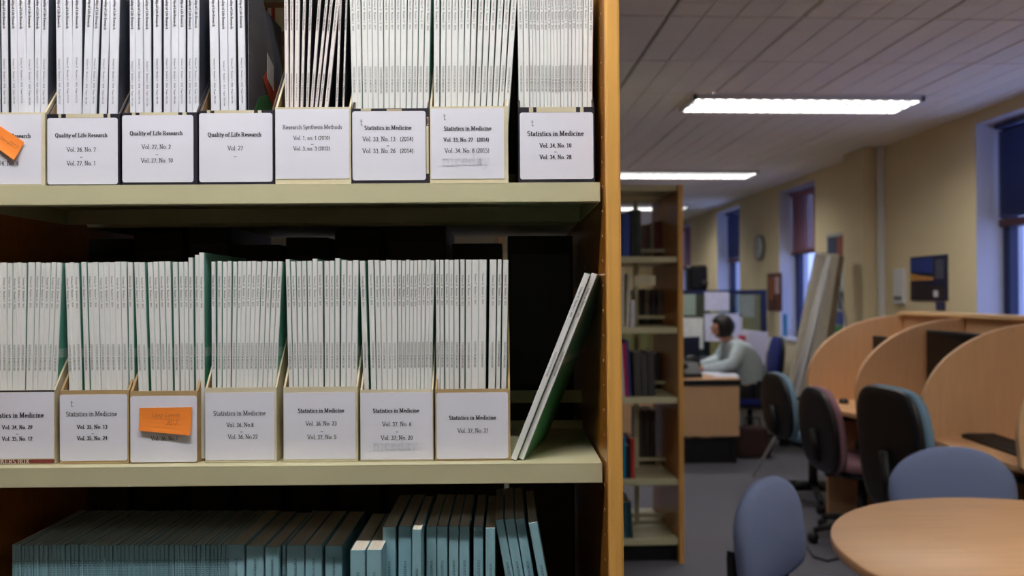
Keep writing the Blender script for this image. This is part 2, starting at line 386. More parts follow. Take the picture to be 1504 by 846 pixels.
for i, (a, b) in enumerate(WIN):
    l = MB()      # plastered reveal lining
    l.box(WX + .002, WX + .3, b - .006, b, ZS, ZT); l.box(WX + .002, WX + .3, a, a + .006, ZS, ZT)
    l.box(WX + .002, WX + .3, a, b, ZT - .006, ZT); l.box(WX - .02, WX + .3, a, b, ZS, ZS + .02)
    wo = struct(l.build('window_%d' % (i + 1), reveal))
    xf = WX + .17; f = MB()
    for z0, z1 in ((ZS + .02, ZS + .09), (ZT - .06, ZT - .006)): f.box(xf, xf + .06, a, b, z0, z1)
    f.box(xf, xf + .06, a, a + .06, ZS, ZT); f.box(xf, xf + .06, b - .06, b, ZS, ZT)
    if b - a > 1: f.box(xf, xf + .06, (a + b) / 2 - .03, (a + b) / 2 + .03, ZS, ZT)
    f.build('window_frame', navy, wo, bevel=.004)
    MB().box(xf - .03, xf + .07, a + .01, b - .01, 1.79, 1.835).build('transom', rail_r, wo, bevel=.004)
    MB().box(xf + .026, xf + .032, a + .05, b - .05, ZS + .08, 1.79).build('pane', glass_m, wo)
    MB().box(xf + .026, xf + .032, a + .05, b - .05, 1.835, ZT - .05).build('pane', glass_m, wo)
    if i in (1, 3):
        bl = MB(); n = 24
        for k in range(n):
            y0 = a + .02 + (b - a - .04) * k / n; bl.box(xf - .045 + .004 * (k % 2), xf - .043 + .004 * (k % 2), y0, y0 + (b - a - .04) / n, 1.80, ZT - .04)
        t = thing('roller_blind', 'mauve roller blind drawn halfway down the window %s' % ('behind the grey display boards' if i == 1 else 'farthest along the right wall'), 'blind')
        bl.build('blind_cloth', pink, t); MB().tube([(xf - .05, a + .02, ZT - .035), (xf - .05, b - .02, ZT - .035)], .02).build('roller', pink, t)
        MB().box(xf - .055, xf - .035, a + .02, b - .02, 1.775, 1.80).build('bottom_bar', rail_r, t)
    if i in (0, 2):
        t = thing('venetian_blind', 'dark blue venetian blind in the upper half of %s' % ('the nearest window above the study carrels' if i == 0 else 'the window beside the wall clock'), 'blind')
        MB().box(xf - .06, xf - .02, a + .02, b - .02, ZT - .04, ZT - .008).build('head_rail', slat_m, t)
        n = 26
        sm = MB().box(-.014, .014, a + .03, b - .03, -.0006, .0006).mesh('slat', slat_m)
        for k in range(n): link('slat', sm, t, T(xf - .04, 0, 1.85 + (ZT - 1.85 - .05) * k / n) @ RY(.7))

# ------------------------------------------------------------------ ceiling lights: louvred recessed troughs
def lamp(x0, x1, y0, y1, label):
    t = thing('ceiling_light', label, 'ceiling light', T(0, 0, 0), 'louvred fluorescent ceiling lights')
    zb = CEIL - .028; f = MB(); w_ = .02
    f.box(x0, x1, y0, y0 + w_, zb, CEIL + .005); f.box(x0, x1, y1 - w_, y1, zb, CEIL + .005)
    f.box(x0, x0 + w_, y0, y1, zb, CEIL + .005); f.box(x1 - w_, x1, y0, y1, zb, CEIL + .005)
    f.build('frame', white_p, t)
    MB().box(x0 + w_, x1 - w_, y0 + w_, y1 - w_, CEIL - .006, CEIL - .002).build('diffuser', tube_e, t)
    n = 20; L = MB()
    for k in range(1, n):
        x = x0 + (x1 - x0) * k / n; L.box(x - .003, x + .003, y0 + w_, y1 - w_, zb + .002, CEIL - .008)
    for y in (y0 + (y1 - y0) * .36, y0 + (y1 - y0) * .64): L.box(x0 + w_, x1 - w_, y - .011, y + .011, zb + .001, CEIL - .008)
    L.build('louvre', mat('louvre_blade', (120, 122, 122), .5, .03), t)
names = {4.40: 'nearest long louvred ceiling light, above the study carrels', 7.10: 'second long louvred ceiling light, partly behind the tall bookcase upright',
         9.90: 'third ceiling light, seen through and beside the middle bookcase top'}
for y in (-1.1, 1.65, 4.40, 7.10, 9.90, 12.6):
    lamp(1.19 + (.1 if y == 9.90 else 0), 2.51 + (.1 if y == 9.90 else 0), y, y + .33, names.get(y, {-1.1: 'louvred light on the window side, behind the camera', 1.65: 'louvred light on the window side, above the round table', 12.6: 'louvred light at the far end of the window side'}.get(y)))
t = thing('ceiling_light', 'slim single-tube ceiling light above the aisle in front of the journal shelves', 'ceiling light', T(-.32, .42, CEIL))
MB().box(-.66, .66, -.05, .05, -.012, -.001).box(-.66, .66, -.055, -.05, -.045, -.001).box(-.66, .66, .05, .055, -.045, -.001).build('housing', white_p, t)
MB().tube([(-.63, 0, -.03), (.63, 0, -.03)], .013, 12).build('tube', emis('bare_tube', (1.0, .985, .96), BATTEN), t)
for y in (3.2, 6.0, 8.8): lamp(-2.6, -1.28, y, y + .33, 'louvred light on the bookcase side, %s' % {-2.4: 'behind the camera', 3.2: 'first beyond the foreground bookcase', 6.0: 'second beyond the foreground bookcase', 8.8: 'farthest of its row'}[y])

# ------------------------------------------------------------------ foreground bookcase
BK = FM
def zrel(py, Y, px=440): return fr(px, py, Y).z
Z1T = zrel(270, 1.0); Z1B = zrel(299, 1.0); Z2T = zrel(684, 1.0); Z2B = zrel(712, 1.0)
Z3T = Z2T - (Z1T - Z2T)
LIP = Z1T - Z1B
XU = fr(886.5, 433, 1.0).x                      # inner face of right upright
XL = -.70
bookcase = thing('bookcase', 'foreground orange-wood bookcase with cream enamel shelves full of journal boxes', 'bookcase', BK)
FLOORZ = -EYE.z
TOPZ = .57
up = fr(911.5, 433, .977).x
MB().box(XU, up, .977, 1.62, FLOORZ + .01, TOPZ).build('side_panel', wood_s, bookcase)
MB().box(XU + .0003, up + .0006, .970, .9775, FLOORZ + .01, TOPZ).build('edge_strip', wood_e, bookcase, bevel=.003)
MB().box(XL - .022, XL, .977, 1.62, FLOORZ + .01, TOPZ).build('side_panel', wood_s, bookcase)
MB().box(XL - .022, XL, .970, .9775, FLOORZ + .01, TOPZ).build('edge_strip', wood_e, bookcase, bevel=.003)
xs0, xs1 = XL + .002, XU - .003
for zt, nm in ((TOPZ - .02, 0), (Z1T, 1), (Z2T, 1), (Z3T, 1), (Z3T - .36, 0), (Z3T - .72 + .1, 0)):
    tr = MB().box(xs0, xs1, 1.0, 1.27, zt - .0016, zt).box(xs0, xs1, 1.0, 1.0016, zt - LIP, zt).box(xs0, xs1, 1.2684, 1.27, zt - LIP, zt)   # folded steel tray
    tr.box(xs0, xs0 + .0016, 1.0, 1.27, zt - LIP, zt).box(xs1 - .0016, xs1, 1.0, 1.27, zt - LIP, zt)
    tr.box(xs0, xs1, 1.0, 1.014, zt - LIP, zt - LIP + .0016)
    s = tr.build('shelf', shelf_m, bookcase, bevel=.0006)
    MB().box(xs0, xs1, 1.262, 1.268, zt, zt + .012).build('back_stop', shelf_m, s)
    MB().box(xs0, xs1, 1.33, 1.60, zt - LIP, zt).build('shelf', shelf_m, bookcase, bevel=.0025)
for zt in (Z1T, Z2T, Z3T):
    rr = MB(); rr.box(XL + .02, XU - .001, 1.295, 1.300, zt + .036, zt + .056)
    for k in range(9):
        x = XL + .06 + k * .098; rr.box(x, x + .012, 1.293, 1.302, zt - .01, zt + .036)
    rr.build('centre_rail', shelf_m, bookcase)
ph = MB()
for k in range(-20, 17):
    z = k * .0313 + .01
    for y in (1.005, 1.225): ph.lathe([(.0024, 0), (.0024, .0007)], 8, M=T(XU, y, z) @ RY(-PI / 2))
pho = ph.build('peg_sockets', mat('peg_socket', (170, 130, 80), .4), bookcase); pho['kind'] = 'stuff'

# magazine boxes ------------------------------------------------------
def magbox(row, l, r, top, bot, style, label, lab=None, bands=(), lines=(), D=.238):
    Yb = 1.006 if row == 1 else 1.021
    zs = (Z1T if row == 1 else Z2T)
    mid = (l + r) / 2
    a = fr(l, top, Yb); b = fr(r, top, Yb)
    H = fr(mid, top, Yb).z - zs - .0008
    W = b.x - a.x; cx = (a.x + b.x) / 2
    mats = {'kraft': (kraft, kraft_d), 'cream': (cream_b, kraft_d), 'black': (black_b, kraft_d), 'maroon': (cream_b, kraft_d)}[style]
    t = thing('magazine_box', label, 'magazine box', BK @ T(cx, Yb, zs + .0006), 'magazine boxes on the %s shelf' % ('upper' if row == 1 else 'middle'))
    w2 = W / 2; th = .0022
    MB().box(-w2, w2, 0, th, 0, H).build('front_panel', mats[0], t)
    prof = [(th, 0), (D, 0), (D, .252), (.135, .252), (.02, H + .022), (th, H)]
    for sx in (-1, 1):
        m = MB(); xo = -w2 if sx < 0 else w2 - th
        m.prism(prof, th, 'x', xo, 0)
        # kraft inner ply
        m.prism([(y, z * .998) for y, z in prof], .0006, 'x', (-w2 + th) if sx < 0 else (w2 - th - .0006), 1)
        m.build('side_panel', [mats[0], mats[1]], t)
    MB().box(-w2 + th, w2 - th, D - th, D, 0, .25).build('back_panel', mats[1], t)
    MB().box(-w2 + th, w2 - th, th, D - th, 0, th).build('base_panel', mats[1], t)
    if lab:
        p0 = fr(lab[0], lab[3], Yb); p1 = fr(lab[1], lab[2], Yb)
        x0, x1 = p0.x - cx, p1.x - cx; z0, z1 = p0.z - zs - .0006, p1.z - zs - .0006
        z0 = max(z0, .0005)
        lo = MB().prism(rrect(x0, x1, z0, z1, .003 if style in ('kraft', 'black') else .0008), -.0006, 'y', 0).build('paper_label', paper, t)
        if lines:
            for ln_i, ln in enumerate(lines):
                pm = MB()
                s_, lx, ly, lw, bold = ln[:5]; g = ln[5] if len(ln) > 5 else 0
                p = fr(lx, ly, Yb); q = fr(lx + lw, ly, Yb)
                lay(pm, s_, (p.x - cx, -.0009, p.z - zs - .0006), (1, 0, 0.0), (0, 0, 1), width=(q.x - p.x), bold=bold, mi=g)
                pm.build('label_title' if ln_i == 0 else 'label_line', [ink_d, ghost, mat('pencil', (150, 150, 158))], lo)
    if bands:
        for (u0, u1, v0, v1, k) in bands:
            bm_ = MB()
            p = fr(u0, v1, Yb); q = fr(u1, v0, Yb)
            bm_.box(p.x - cx, q.x - cx, -.0004, -.00001, max(0.0004, p.z - zs - .0006), q.z - zs - .0006, k)
            bm_.build('printed_border', [cream_b if style == 'black' else black_b, maroon, mat('torn_board', (190, 170, 145), .9, .2, 60), kraft], t)
    return t, cx, W, zs, Yb
SM = 'Statistics in Medicine'; QL = 'Quality of Life Research'
def dash(x, y): return ('-', x, y, 4, False)
def tick(x, y): return ('t', x, y, 4, False, 2)
magbox(1, -50, 66, 165, 271, 'cream', 'cream box with grey edge under an orange note, first on upper shelf', (-40, 61, 168, 271),
       lines=[(QL, 7, 200, 78, True), ('Vol. 26, No. 6', 6, 240, 45, False)])
magbox(1, 69, 176, 167, 271, 'black', 'black-edged box labelled Vol. 26, No. 7 to Vol. 27, No. 1', (70, 173, 173, 271),
       bands=[(86, 90, 167, 173, 0), (97, 152, 167, 173, 0), (158, 162, 167, 173, 0)],
       lines=[(QL, 120, 199, 77, True), ('Vol. 26, No. 7', 120, 220, 43, False), dash(120, 230), ('Vol. 27, No. 1', 120, 240, 43, False)])
magbox(1, 179, 290, 165, 270, 'black', 'black-edged box labelled Vol. 27, No. 2 to No. 10', (180, 284, 169, 268),
       bands=[(194, 199, 165, 169.5, 0), (205, 262, 165, 169.5, 0), (268, 274, 165, 169.5, 0)],
       lines=[(QL, 230, 196, 78, True), ('Vol. 27, No. 2', 230, 216, 43, False), dash(231, 226), ('Vol. 27, No. 10', 231, 236, 47, False)])
magbox(1, 292, 402, 162, 269, 'black', 'black-edged box labelled only Vol. 27, beside the dark cover', (293, 400, 166, 267.5),
       bands=[(304, 309, 162, 166.5, 0), (315, 373, 162, 166.5, 0), (379, 384, 162, 166.5, 0)],
       lines=[(QL, 345, 198, 79, True), ('Vol. 27', 346, 218, 23, False), dash(346, 229)])
magbox(1, 404, 515, 157, 267, 'cream', 'off-white box labelled Research Synthesis Methods with sparse thin journals', (405, 513, 160, 263),
       lines=[('Research Synthesis Methods', 459, 187, 87, False), ('Vol. 1, no. 1 (2010)', 458, 203, 54, False), dash(459, 211), ('Vol. 3, no. 3 (2012)', 458, 218.5, 54, False)])
magbox(1, 517, 630, 159, 266, 'black', 'scuffed black box labelled Vol. 33, No. 13 to No. 26', (518, 625, 163, 265),
       bands=[(530, 545, 159.5, 163, 0), (568, 590, 160, 164, 2), (627, 629.5, 172, 184, 2), (626.5, 629.5, 185, 255, 0), (627, 629, 174, 182, 1)],
       lines=[(SM, 570, 188, 69, True), ('Vol. 33, No. 13   (2014)', 570, 204.5, 75, False), dash(570, 213), ('Vol. 33, No. 26   (2014)', 570, 222, 75, False), tick(531, 180)])
magbox(1, 631, 746, 156, 265, 'cream', 'cream frayed-edge box labelled Vol. 33, No. 27 to Vol. 34, No. 8', (633, 740, 159, 263),
       lines=[(SM, 687, 189, 70, True), ('Vol. 33, No. 27   (2014)', 685, 205.5, 67, True), ('Vol. 34, No. 8 (2015)', 686, 221.5, 66, False), tick(653, 172), ('niceday', 685, 236, 70, True, 1)])
magbox(1, 761, 873, 157, 264, 'black', 'black-edged box labelled Vol. 34, No. 10 to No. 28, next to the upright', (764, 871, 165, 263.5),
       bands=[(777, 783, 157, 165, 0), (788, 846, 157, 165, 0), (852, 857, 157, 165, 0)],
       lines=[(SM, 816, 196.5, 83, True), ('Vol. 34, No. 10', 816, 214, 47, True), dash(816, 222), ('Vol. 34, No. 28', 816, 231, 47, True), tick(782, 181)])
magbox(2, -30, 80, 573, 682, 'maroon', 'cream box with maroon foot band, first on middle shelf', (-30, 79, 576, 674),
       bands=[(-28, 80, 674.6, 681, 1), (-20, 80, 573, 576, 0)],
       lines=[(SM, 23.5, 610, 83, True), ('Vol. 34, No. 29', 26, 627.5, 45, True), dash(26, 636), ('Vol. 35, No. 12', 26, 644.5, 45, True), ])
bb = fr(14, 678, 1.0204); pb = MB(); lay(pb, 'BANKERS BOX', (bb.x, 1.0199, bb.z), (1, 0, 0), (0, 0, 1), width=.052, bold=True, serif=False)
for q in [x for x in bpy.data.objects if x.get('label', '').startswith('cream box with maroon')]:
    mm = pb.mesh('box_lettering', mat('cream_ink', (215, 205, 190)))
    mm.transform(q.matrix_world.inverted() @ BK); link('box_lettering', mm, q)
magbox(2, 88, 189, 573, 681, 'kraft', 'brown card box labelled Vol. 35, No. 13 to No. 24', (88.5, 187, 579, 677),
       lines=[(SM, 135, 608, 75, False), ('Vol. 35, No. 13', 136, 627, 45, True), dash(137, 635.5), ('Vol. 35, No. 24', 136, 643.5, 45, True), tick(106, 593)])
magbox(2, 191, 290, 574, 681, 'kraft', 'brown card box marked Vol. 36, No.7 under an orange note', (192, 289, 581, 679),
       lines=[(SM, 243, 608, 76, False), dash(242, 635.5), ('Vol. 36, No.7', 242, 644, 40, False)])
magbox(2, 301, 406, 569, 680, 'cream', 'cream box labelled Vol. 36, No.8 to No.22', (302, 403, 576, 676),
       lines=[(SM, 352, 607, 77, False), ('Vol. 36, No.8', 353, 624, 40, False), dash(355, 633), ('Vol. 36, No.22', 357, 641.5, 44, False)])
magbox(2, 416, 525, 568, 679, 'cream', 'cream box labelled Vol. 36, No. 23 to Vol. 37, No. 5', (417.5, 522, 576, 674.5),
       lines=[(SM, 472, 603, 68, True), ('Vol. 36, No. 23', 472, 622, 46, False), dash(473, 632.5), ('Vol. 37, No. 5', 473, 642, 43, False)])
magbox(2, 529, 636, 572, 679, 'cream', 'cream box labelled Vol. 37, No. 6 to No. 20 with a faint ghost print', (530, 635, 576, 675),
       lines=[(SM, 582, 603, 68, True), ('Vol. 37, No. 6', 583, 623, 43, False), dash(583, 633), ('Vol. 37, No. 20', 583, 643, 47, False), ('niceday', 581, 654, 66, True, 1)])
magbox(2, 639, 749, 571, 678, 'kraft', 'brown card box labelled only Vol. 37, No. 21, last on middle shelf', (641.5, 746, 576, 674),
       lines=[(SM, 694, 613.5, 69, True), ('Vol. 37, No. 21', 695, 632.5, 46, False)])

# orange sticky notes -------------------------------------------------
def note(quad, Y, lines, label):
    P = [fr(x, y, Y) for x, y in quad]; c = sum(P, Vector()) / 4
    t = thing('sticky_note', label, 'sticky note', BK @ T(c.x, Y, c.z), 'orange sticky notes on the boxes')
    m = MB(); n = 6; vv = []; ff = []
    for j in range(n + 1):
        for i in range(2):
            p = P[0 if i == 0 else 1].lerp(P[3 if i == 0 else 2], j / n) - c
            vv.append((p.x, -.0006 - .004 * (j / n) ** 2 * (1 if i else .6), p.z))
    for j in range(n): ff.append((2 * j, 2 * j + 1, 2 * j + 3, 2 * j + 2))
    m.add(vv, ff); so = m.build('note_paper', orange, t)
    md = so.modifiers.new('thick', 'SOLIDIFY'); md.thickness = .0003
    du = (P[1] - P[0]).normalized(); dv = Vector((-du.z, 0, du.x)); pm = MB()
    for s_, ox, oz, w_ in lines:
        lay(pm, s_, Vector((ox, -.0035, oz)), du, dv, width=w_, serif=False, nib=(.05, .05), slant=.25)
    pm.build('handwriting', ink_b, t)
note([(205, 599), (282.5, 598), (281, 639), (205, 632)], 1.019, [('Loop Gowns', .001, .007, .036), ('2017', .009, -.003, .014)],
     'orange sticky note on the brown box labelled Vol. 36, No.7')
note([(-6, 181), (36, 209), (23.5, 236), (-20, 205)], 1.004, [('Loop Gowns', -.004, .0045, .024), ('2017', .011, -.005, .013)],
     'tilted orange sticky note on the upper shelf, cut by the left edge')

# journals ------------------------------------------------------------
CACHE = {}
KIND = {'sim': (spine_w, green_c), 'qlr': (spine_l, grey_c), 'rsm': (spine_p, purp_c), 'teal': (teal_c, teal_c)}
def journal_meshes(kind, t, H, D):
    t = max(.0022, round(t * 2500) / 2500); key = (kind, t, H, D)
    if key in CACHE: return CACHE[key]
    sp, cv = KIND[kind]; c = .0004; h = t / 2; b = min(.0007, t * .12)
    m = MB()
    # wrapped cover: spine with softened corners and two boards
    m.prism([(-h, .0012), (-h + b, .0), (h - b, 0), (h, .0012), (h, .0016), (-h, .0016)], H, 'z', 0, 0)
    m.box(-h, -h + c, .0016, D, 0, H, 1); m.box(h - c, h, .0016, D, 0, H, 1)
    cm = m.mesh('journal', [sp, cv])
    pm = MB().box(-h + c, h - c, .0017, D - .001, .0004, H - .0006).mesh('page_block', pages)
    CACHE[key] = (cm, pm); return CACHE[key]
PR = {}
def spine_print(kind, v, part):
    key = (kind, v, part)
    if key in PR: return PR[key]
    m = MB(); E = -.0004
    cnt = [0]
    def vert(s_, ztop, size, bold=False, length=None, x=0):
        cnt[0] += 1
        if cnt[0] != part: return
        P, adv = text_polys(s_, bold); k = size
        ln = adv * k
        if length: k2 = length / adv
        else: k2 = k
        for q in P: m.add([(x + (vv_ - .4) * k, E, ztop - u * k2) for u, vv_ in q], [tuple(range(len(q)))])
    r = random.Random(v * 31 + 5)
    if kind == 'sim':
        vert('Volume %d   Number %d   %d' % (33 + v % 5, 3 + v * 2, 2014 + v % 4), .236 + r.uniform(-.002, .002), .0021, length=.040)
        vert('STATISTICS IN MEDICINE', .148 + r.uniform(-.001, .001), .0021, length=.034)
    elif kind == 'qlr':
        vert('Quality of Life Research', .2385 + r.uniform(0, .006), .0031, True, length=.042)
        vert('Volume 27   Number %d   2018   Pages %d-%d' % (v + 1, 100 + 213 * v, 300 + 213 * v), .156 + r.uniform(-.002, .006), .0019, length=.058)
    elif kind == 'rsm':
        vert('Research Synthesis Methods', .245, .0018, length=.05); vert('Volume %d Number %d' % (1 + v % 3, 1 + v % 4), .14, .0014, length=.035)
    else:
        vert('STATISTICS IN MEDICINE', .221, .0027, length=.062); vert('Volume %d' % (20 + v), .10, .002, length=.03)
    PR[key] = m.mesh('spine_title', ink_t if kind == 'teal' else ink); return PR[key]
def journal(kind, ct, yT, cb, yB, wpx, Y, zb, H, label, group, D=.168, var=None, yaw=0.0):
    a = fr(ct, yT, Y); b = fr(cb, yB, Y); sl = (a.x - b.x) / (a.z - b.z)
    t = abs(fr(ct + wpx, yT, Y).x - a.x) * math.cos(math.atan(sl))
    x = b.x - sl * (b.z - zb); th = math.atan(sl)
    cm, pm = journal_meshes(kind, t, H, D)
    o = link('journal', cm); o.matrix_world = BK @ T(x, Y, zb + abs(math.sin(th)) * t / 2) @ RZ(yaw) @ RY(th)
    tag(o, label, 'journal', group)
    link('page_block', pm, o)
    if wpx > 4.2 or kind == 'rsm':
        v = random.randrange(6) if var is None else var
        link('spine_title', spine_print(kind, v, 1), o); link('spine_volume', spine_print(kind, v, 2), o)
    return o
def run(kind, row, tops, yT, bots, yB, where, Hs={}, Yoff={}, H=.2545):
    Y = 1.016 if row == 1 else 1.032; zb = (Z1T if row == 1 else Z2T) + .0034
    L0, L1 = tops[0][0], tops[-1][1]
    fix = isinstance(bots[0], (list, tuple))
    for i, (l, r) in enumerate(tops):
        c = (l + r) / 2
        cb = (bots[i][0] + bots[i][1]) / 2 if fix else bots[0] + (c - L0) / (L1 - L0) * (bots[1] - bots[0])
        adj = {'sim': 'white-spined green journal', 'qlr': 'white-spined grey journal', 'rsm': 'thin dark-covered journal'}[kind]
        nm = '%s, %s from left, %s' % (adj, ordn(i), where)
        if i == len(tops) - 1: nm = '%s, %s and last, %s' % (adj, ordn(i), where)
        journal(kind, c, yT, cb, yB, (r - l) * .985, Y + random.uniform(0, .0018) + Yoff.get(i, 0), zb, Hs.get(i, H + random.uniform(-.0008, .0004)), nm, 'journals ' + where)
Z = lambda o_, s_, L: [(o_ + a / s_, o_ + b / s_) for a, b in L]
run('qlr', 1, [(-36, -24), (-23.5, -12.5), (-12, -1)] + Z(0, 4.979, [(5, 52), (72, 120), (122, 183), (188, 243), (250, 300), (302, 352)]), 20,
    [(-34, -22), (-22, -11), (-11, 0)] + Z(0, 4.979, [(8, 62), (78, 130), (134, 188), (190, 245), (250, 295), (297, 342)]), 158, 'in first box of upper shelf')
run('qlr', 1, Z(0, 4.979, [(405, 455), (457, 525), (528, 598), (622, 680), (685, 730), (745, 800), (803, 872)]), 20,
    Z(0, 4.979, [(410, 463), (465, 530), (531, 588), (603, 656), (660, 702), (722, 780), (788, 860)]), 158, 'in second box of upper shelf')
run('qlr', 1, Z(180, 4.978, [(50, 91), (92, 148), (152, 205), (222, 282), (298, 350), (353, 409), (410, 458), (472, 514), (515, 560)]), 20,
    Z(180, 4.978, [(51, 94), (96, 150), (155, 208), (225, 282), (298, 350), (353, 409), (410, 458), (470, 512), (513, 556)]), 158, 'in third box of upper shelf')
run('qlr', 1, Z(180, 4.978, [(632, 697), (705, 767), (768, 825), (838, 892)]), 20, Z(180, 4.978, [(645, 708), (718, 774), (775, 830), (845, 906)]), 158, 'in fourth box of upper shelf')
run('rsm', 1, Z(400, 4.975, [(85, 115), (127, 153), (165, 200), (220, 242), (266, 287), (325, 348), (375, 397), (410, 432), (450, 480), (485, 503), (530, 545)]), 20,
    Z(400, 4.975, [(92, 120), (127, 152), (158, 193), (200, 228), (243, 265), (275, 300), (308, 332), (340, 362), (380, 412), (458, 480), (508, 528)]), 155,
    'in fifth box of upper shelf')
run('sim', 1, Z(510, 4.977, [(20, 61), (62, 97), (105, 146), (147, 180), (183, 222), (225, 262), (268, 305), (308, 348), (353, 390), (393, 435), (441, 478), (482, 520), (525, 565), (570, 610)]), 20,
    (517, 629.5), 156, 'in sixth box of upper shelf')
t6 = [(35, 77), (88, 125), (128, 167), (170, 215), (218, 260), (266, 305), (312, 350), (360, 397), (405, 445), (452, 490), (500, 540), (548, 585), (595, 637)]
b6 = [(35, 75), (82, 120), (124, 162), (164, 206), (208, 249), (252, 290), (293, 332), (337, 375), (380, 418), (422, 462), (466, 505), (508, 548), (552, 590)]
run('sim', 1, Z(630, 4.977, t6), 20, Z(630, 4.977, b6), 154, 'in seventh box of upper shelf')
run('sim', 1, Z(750, 4.977, [(50, 90), (93, 132), (135, 159), (160, 184), (185, 210), (213, 242), (243, 267), (268, 293), (294, 316), (317, 340), (341, 366), (367, 391), (392, 419), (422, 447), (450, 476), (477, 502), (503, 528), (530, 567), (570, 605)]), 20,
    (762, 870), 156, 'in eighth box of upper shelf')
run('sim', 2, [(-22, -13.5), (-13, -5), (-4.6, 2.3), (2.6, 9.8), (10.7, 17.6), (19.0, 25), (25.2, 31.7), (31.9, 38.6), (41, 51), (52.3, 59.3), (60, 67), (67.2, 74), (75.2, 82.5), (83.3, 90.8)], 385,
    (-19, 83), 568, 'in first box of middle shelf')
run('sim', 2, [(95, 101.4), (101.6, 108), (108.2, 114.7), (118.6, 126), (128, 134.9), (135.1, 143), (144, 151.8), (152, 159.2), (159.6, 168), (168.3, 176), (176.9, 185), (186.9, 194.3)], 385,
    (101, 197), 568, 'in second box of middle shelf')
run('sim', 2, [(196.5, 203.4), (203.6, 211.8), (216.3, 223.8), (224.5, 232), (232.8, 240.7), (241.8, 249.6), (252.9, 260.5), (262, 269), (269.6, 275.8), (276.4, 282.7), (285.8, 291.9), (292.1, 299.3)], 385,
    (203, 300), 568, 'in third box of middle shelf', Hs={9: .2595, 10: .263, 11: .266})
run('sim', 2, [(310, 316), (318.9, 325.5), (327.2, 333.5), (334, 340), (342, 348.2), (349.4, 355.5), (355.7, 362), (362.8, 369.2), (369.8, 376.3), (376.9, 383.4), (384.8, 391.5), (392.9, 399.3), (400.7, 407), (408, 414.6)], 385,
    (311, 406), 566, 'in fourth box of middle shelf')
run('sim', 2, [(419.2, 425.6), (427, 433.7), (435, 442), (443, 449.4), (450.9, 458), (458.7, 465.5), (466.2, 473.5), (476, 483.5), (484, 491), (492, 499), (501.2, 509), (510, 517.4), (518.2, 526.3)], 385,
    (424, 524), 566, 'in fifth box of middle shelf', Hs={0: .2565, 5: .257, 9: .2575})
run('sim', 2, [(528, 536), (540, 548.4), (549.8, 557.2), (558.3, 566), (566.8, 574.3), (575, 582.8), (584, 589.2), (590, 595.6), (596.2, 601.6), (602, 607.5), (608, 613.2), (613.8, 619.3), (620.1, 625.7), (626.4, 631.9), (632.1, 638)], 385,
    (534, 634), 568, 'in sixth box of middle shelf')
run('sim', 2, [(639.6, 645.3), (646, 651.3), (653.1, 659.3), (659.7, 666.2), (667.2, 674), (676, 682.5), (684.2, 692.8), (693.4, 703.3), (703.9, 714.8), (719.4, 729.3), (731, 737), (739, 747)], 385,
    (641, 744), 568, 'in seventh box of middle shelf')
# two loose journals leaning on the upright
for i, (xt, xb) in enumerate(((862.5, 757), (873, 767.5))):
    o = journal('sim', xt, 405, xb, 669, 9.2, 1.018 + .002 * i, Z2T + .0006, .2545, ('left' if i == 0 else 'right') + ' one of two loose white journals leaning on the wooden upright',
                'loose journals leaning beside the last box', var=i, yaw=math.radians(-13))
# teal journals on the lowest visible shelf
zb = Z3T + .0006; k = 0; x = 17.5; rr = random.Random(3)
ONES = ORD[:9]; TENS = {2: 'twenty', 3: 'thirty', 4: 'forty', 5: 'fifty', 6: 'sixty', 7: 'seventy', 8: 'eighty', 9: 'ninety'}
def teal_ord(i):
    n = i + 1
    if n <= 20: return ORD[n - 1]
    return TENS[n // 10] + '-' + ONES[n % 10 - 1] if n % 10 else TENS[n // 10][:-1] + 'ieth'
def tealj(l, r, top, Y=1.05, cb=None, yB=846, H=None):
    global k
    if H is None: H = fr((l + r) / 2, top, Y).z - zb
    c = (l + r) / 2
    thick = 'thin' if r - l < 9 else 'thick'
    where = 'row of thin teal journals on the lowest shelf' if r - l < 9 else 'lowest shelf row'
    journal('teal', c, top + 1, cb if cb else c, yB, (r - l) * .97, Y, zb, H, '%s pale teal journal, %s from left on lowest shelf' % (thick, teal_ord(k)), 'teal journals on the lowest visible shelf', D=.17)
    k += 1
while x < 333:
    wd = rr.choice([4.6, 5.2, 5.6, 6.2, 7.0]); gp = rr.choice([.3, .3, .5, 1.2])
    tealj(x, x + wd, 800.5 + rr.uniform(-1.2, 1.2)); x += wd + gp
for l, r, top, Y in ((334, 359.5, 800, 1.05), (361, 387.5, 802, 1.048), (389, 410, 804, 1.046), (414.5, 419.5, 800, 1.052), (420.5, 447, 801, 1.05), (448, 473, 801, 1.05),
                     (477, 503, 802, 1.052), (514, 536.5, 808.5, .995), (538, 560.5, 808, .995), (561.5, 581.5, 774.5, 1.035), (585, 604.5, 773.5, 1.035), (605, 619, 778, 1.005),
                     (626, 641, 773.5, 1.035), (641.7, 657, 773.5, 1.035), (659, 673.6, 773.5, 1.037), (674.5, 689.5, 773.5, 1.037), (695.5, 709.8, 773.5, 1.035), (713.2, 727.3, 776, 1.022)):
    tealj(l, r, top, Y)
for l, r, top, cb in ((728.3, 741, 771, 748), (742.5, 757, 770.5, 762), (758, 772.3, 770, 777.5), (777.5, 791, 774, 797)):
    tealj(l, r, top + 1.5, 1.035 if l < 770 else 1.02, cb, H=.276)

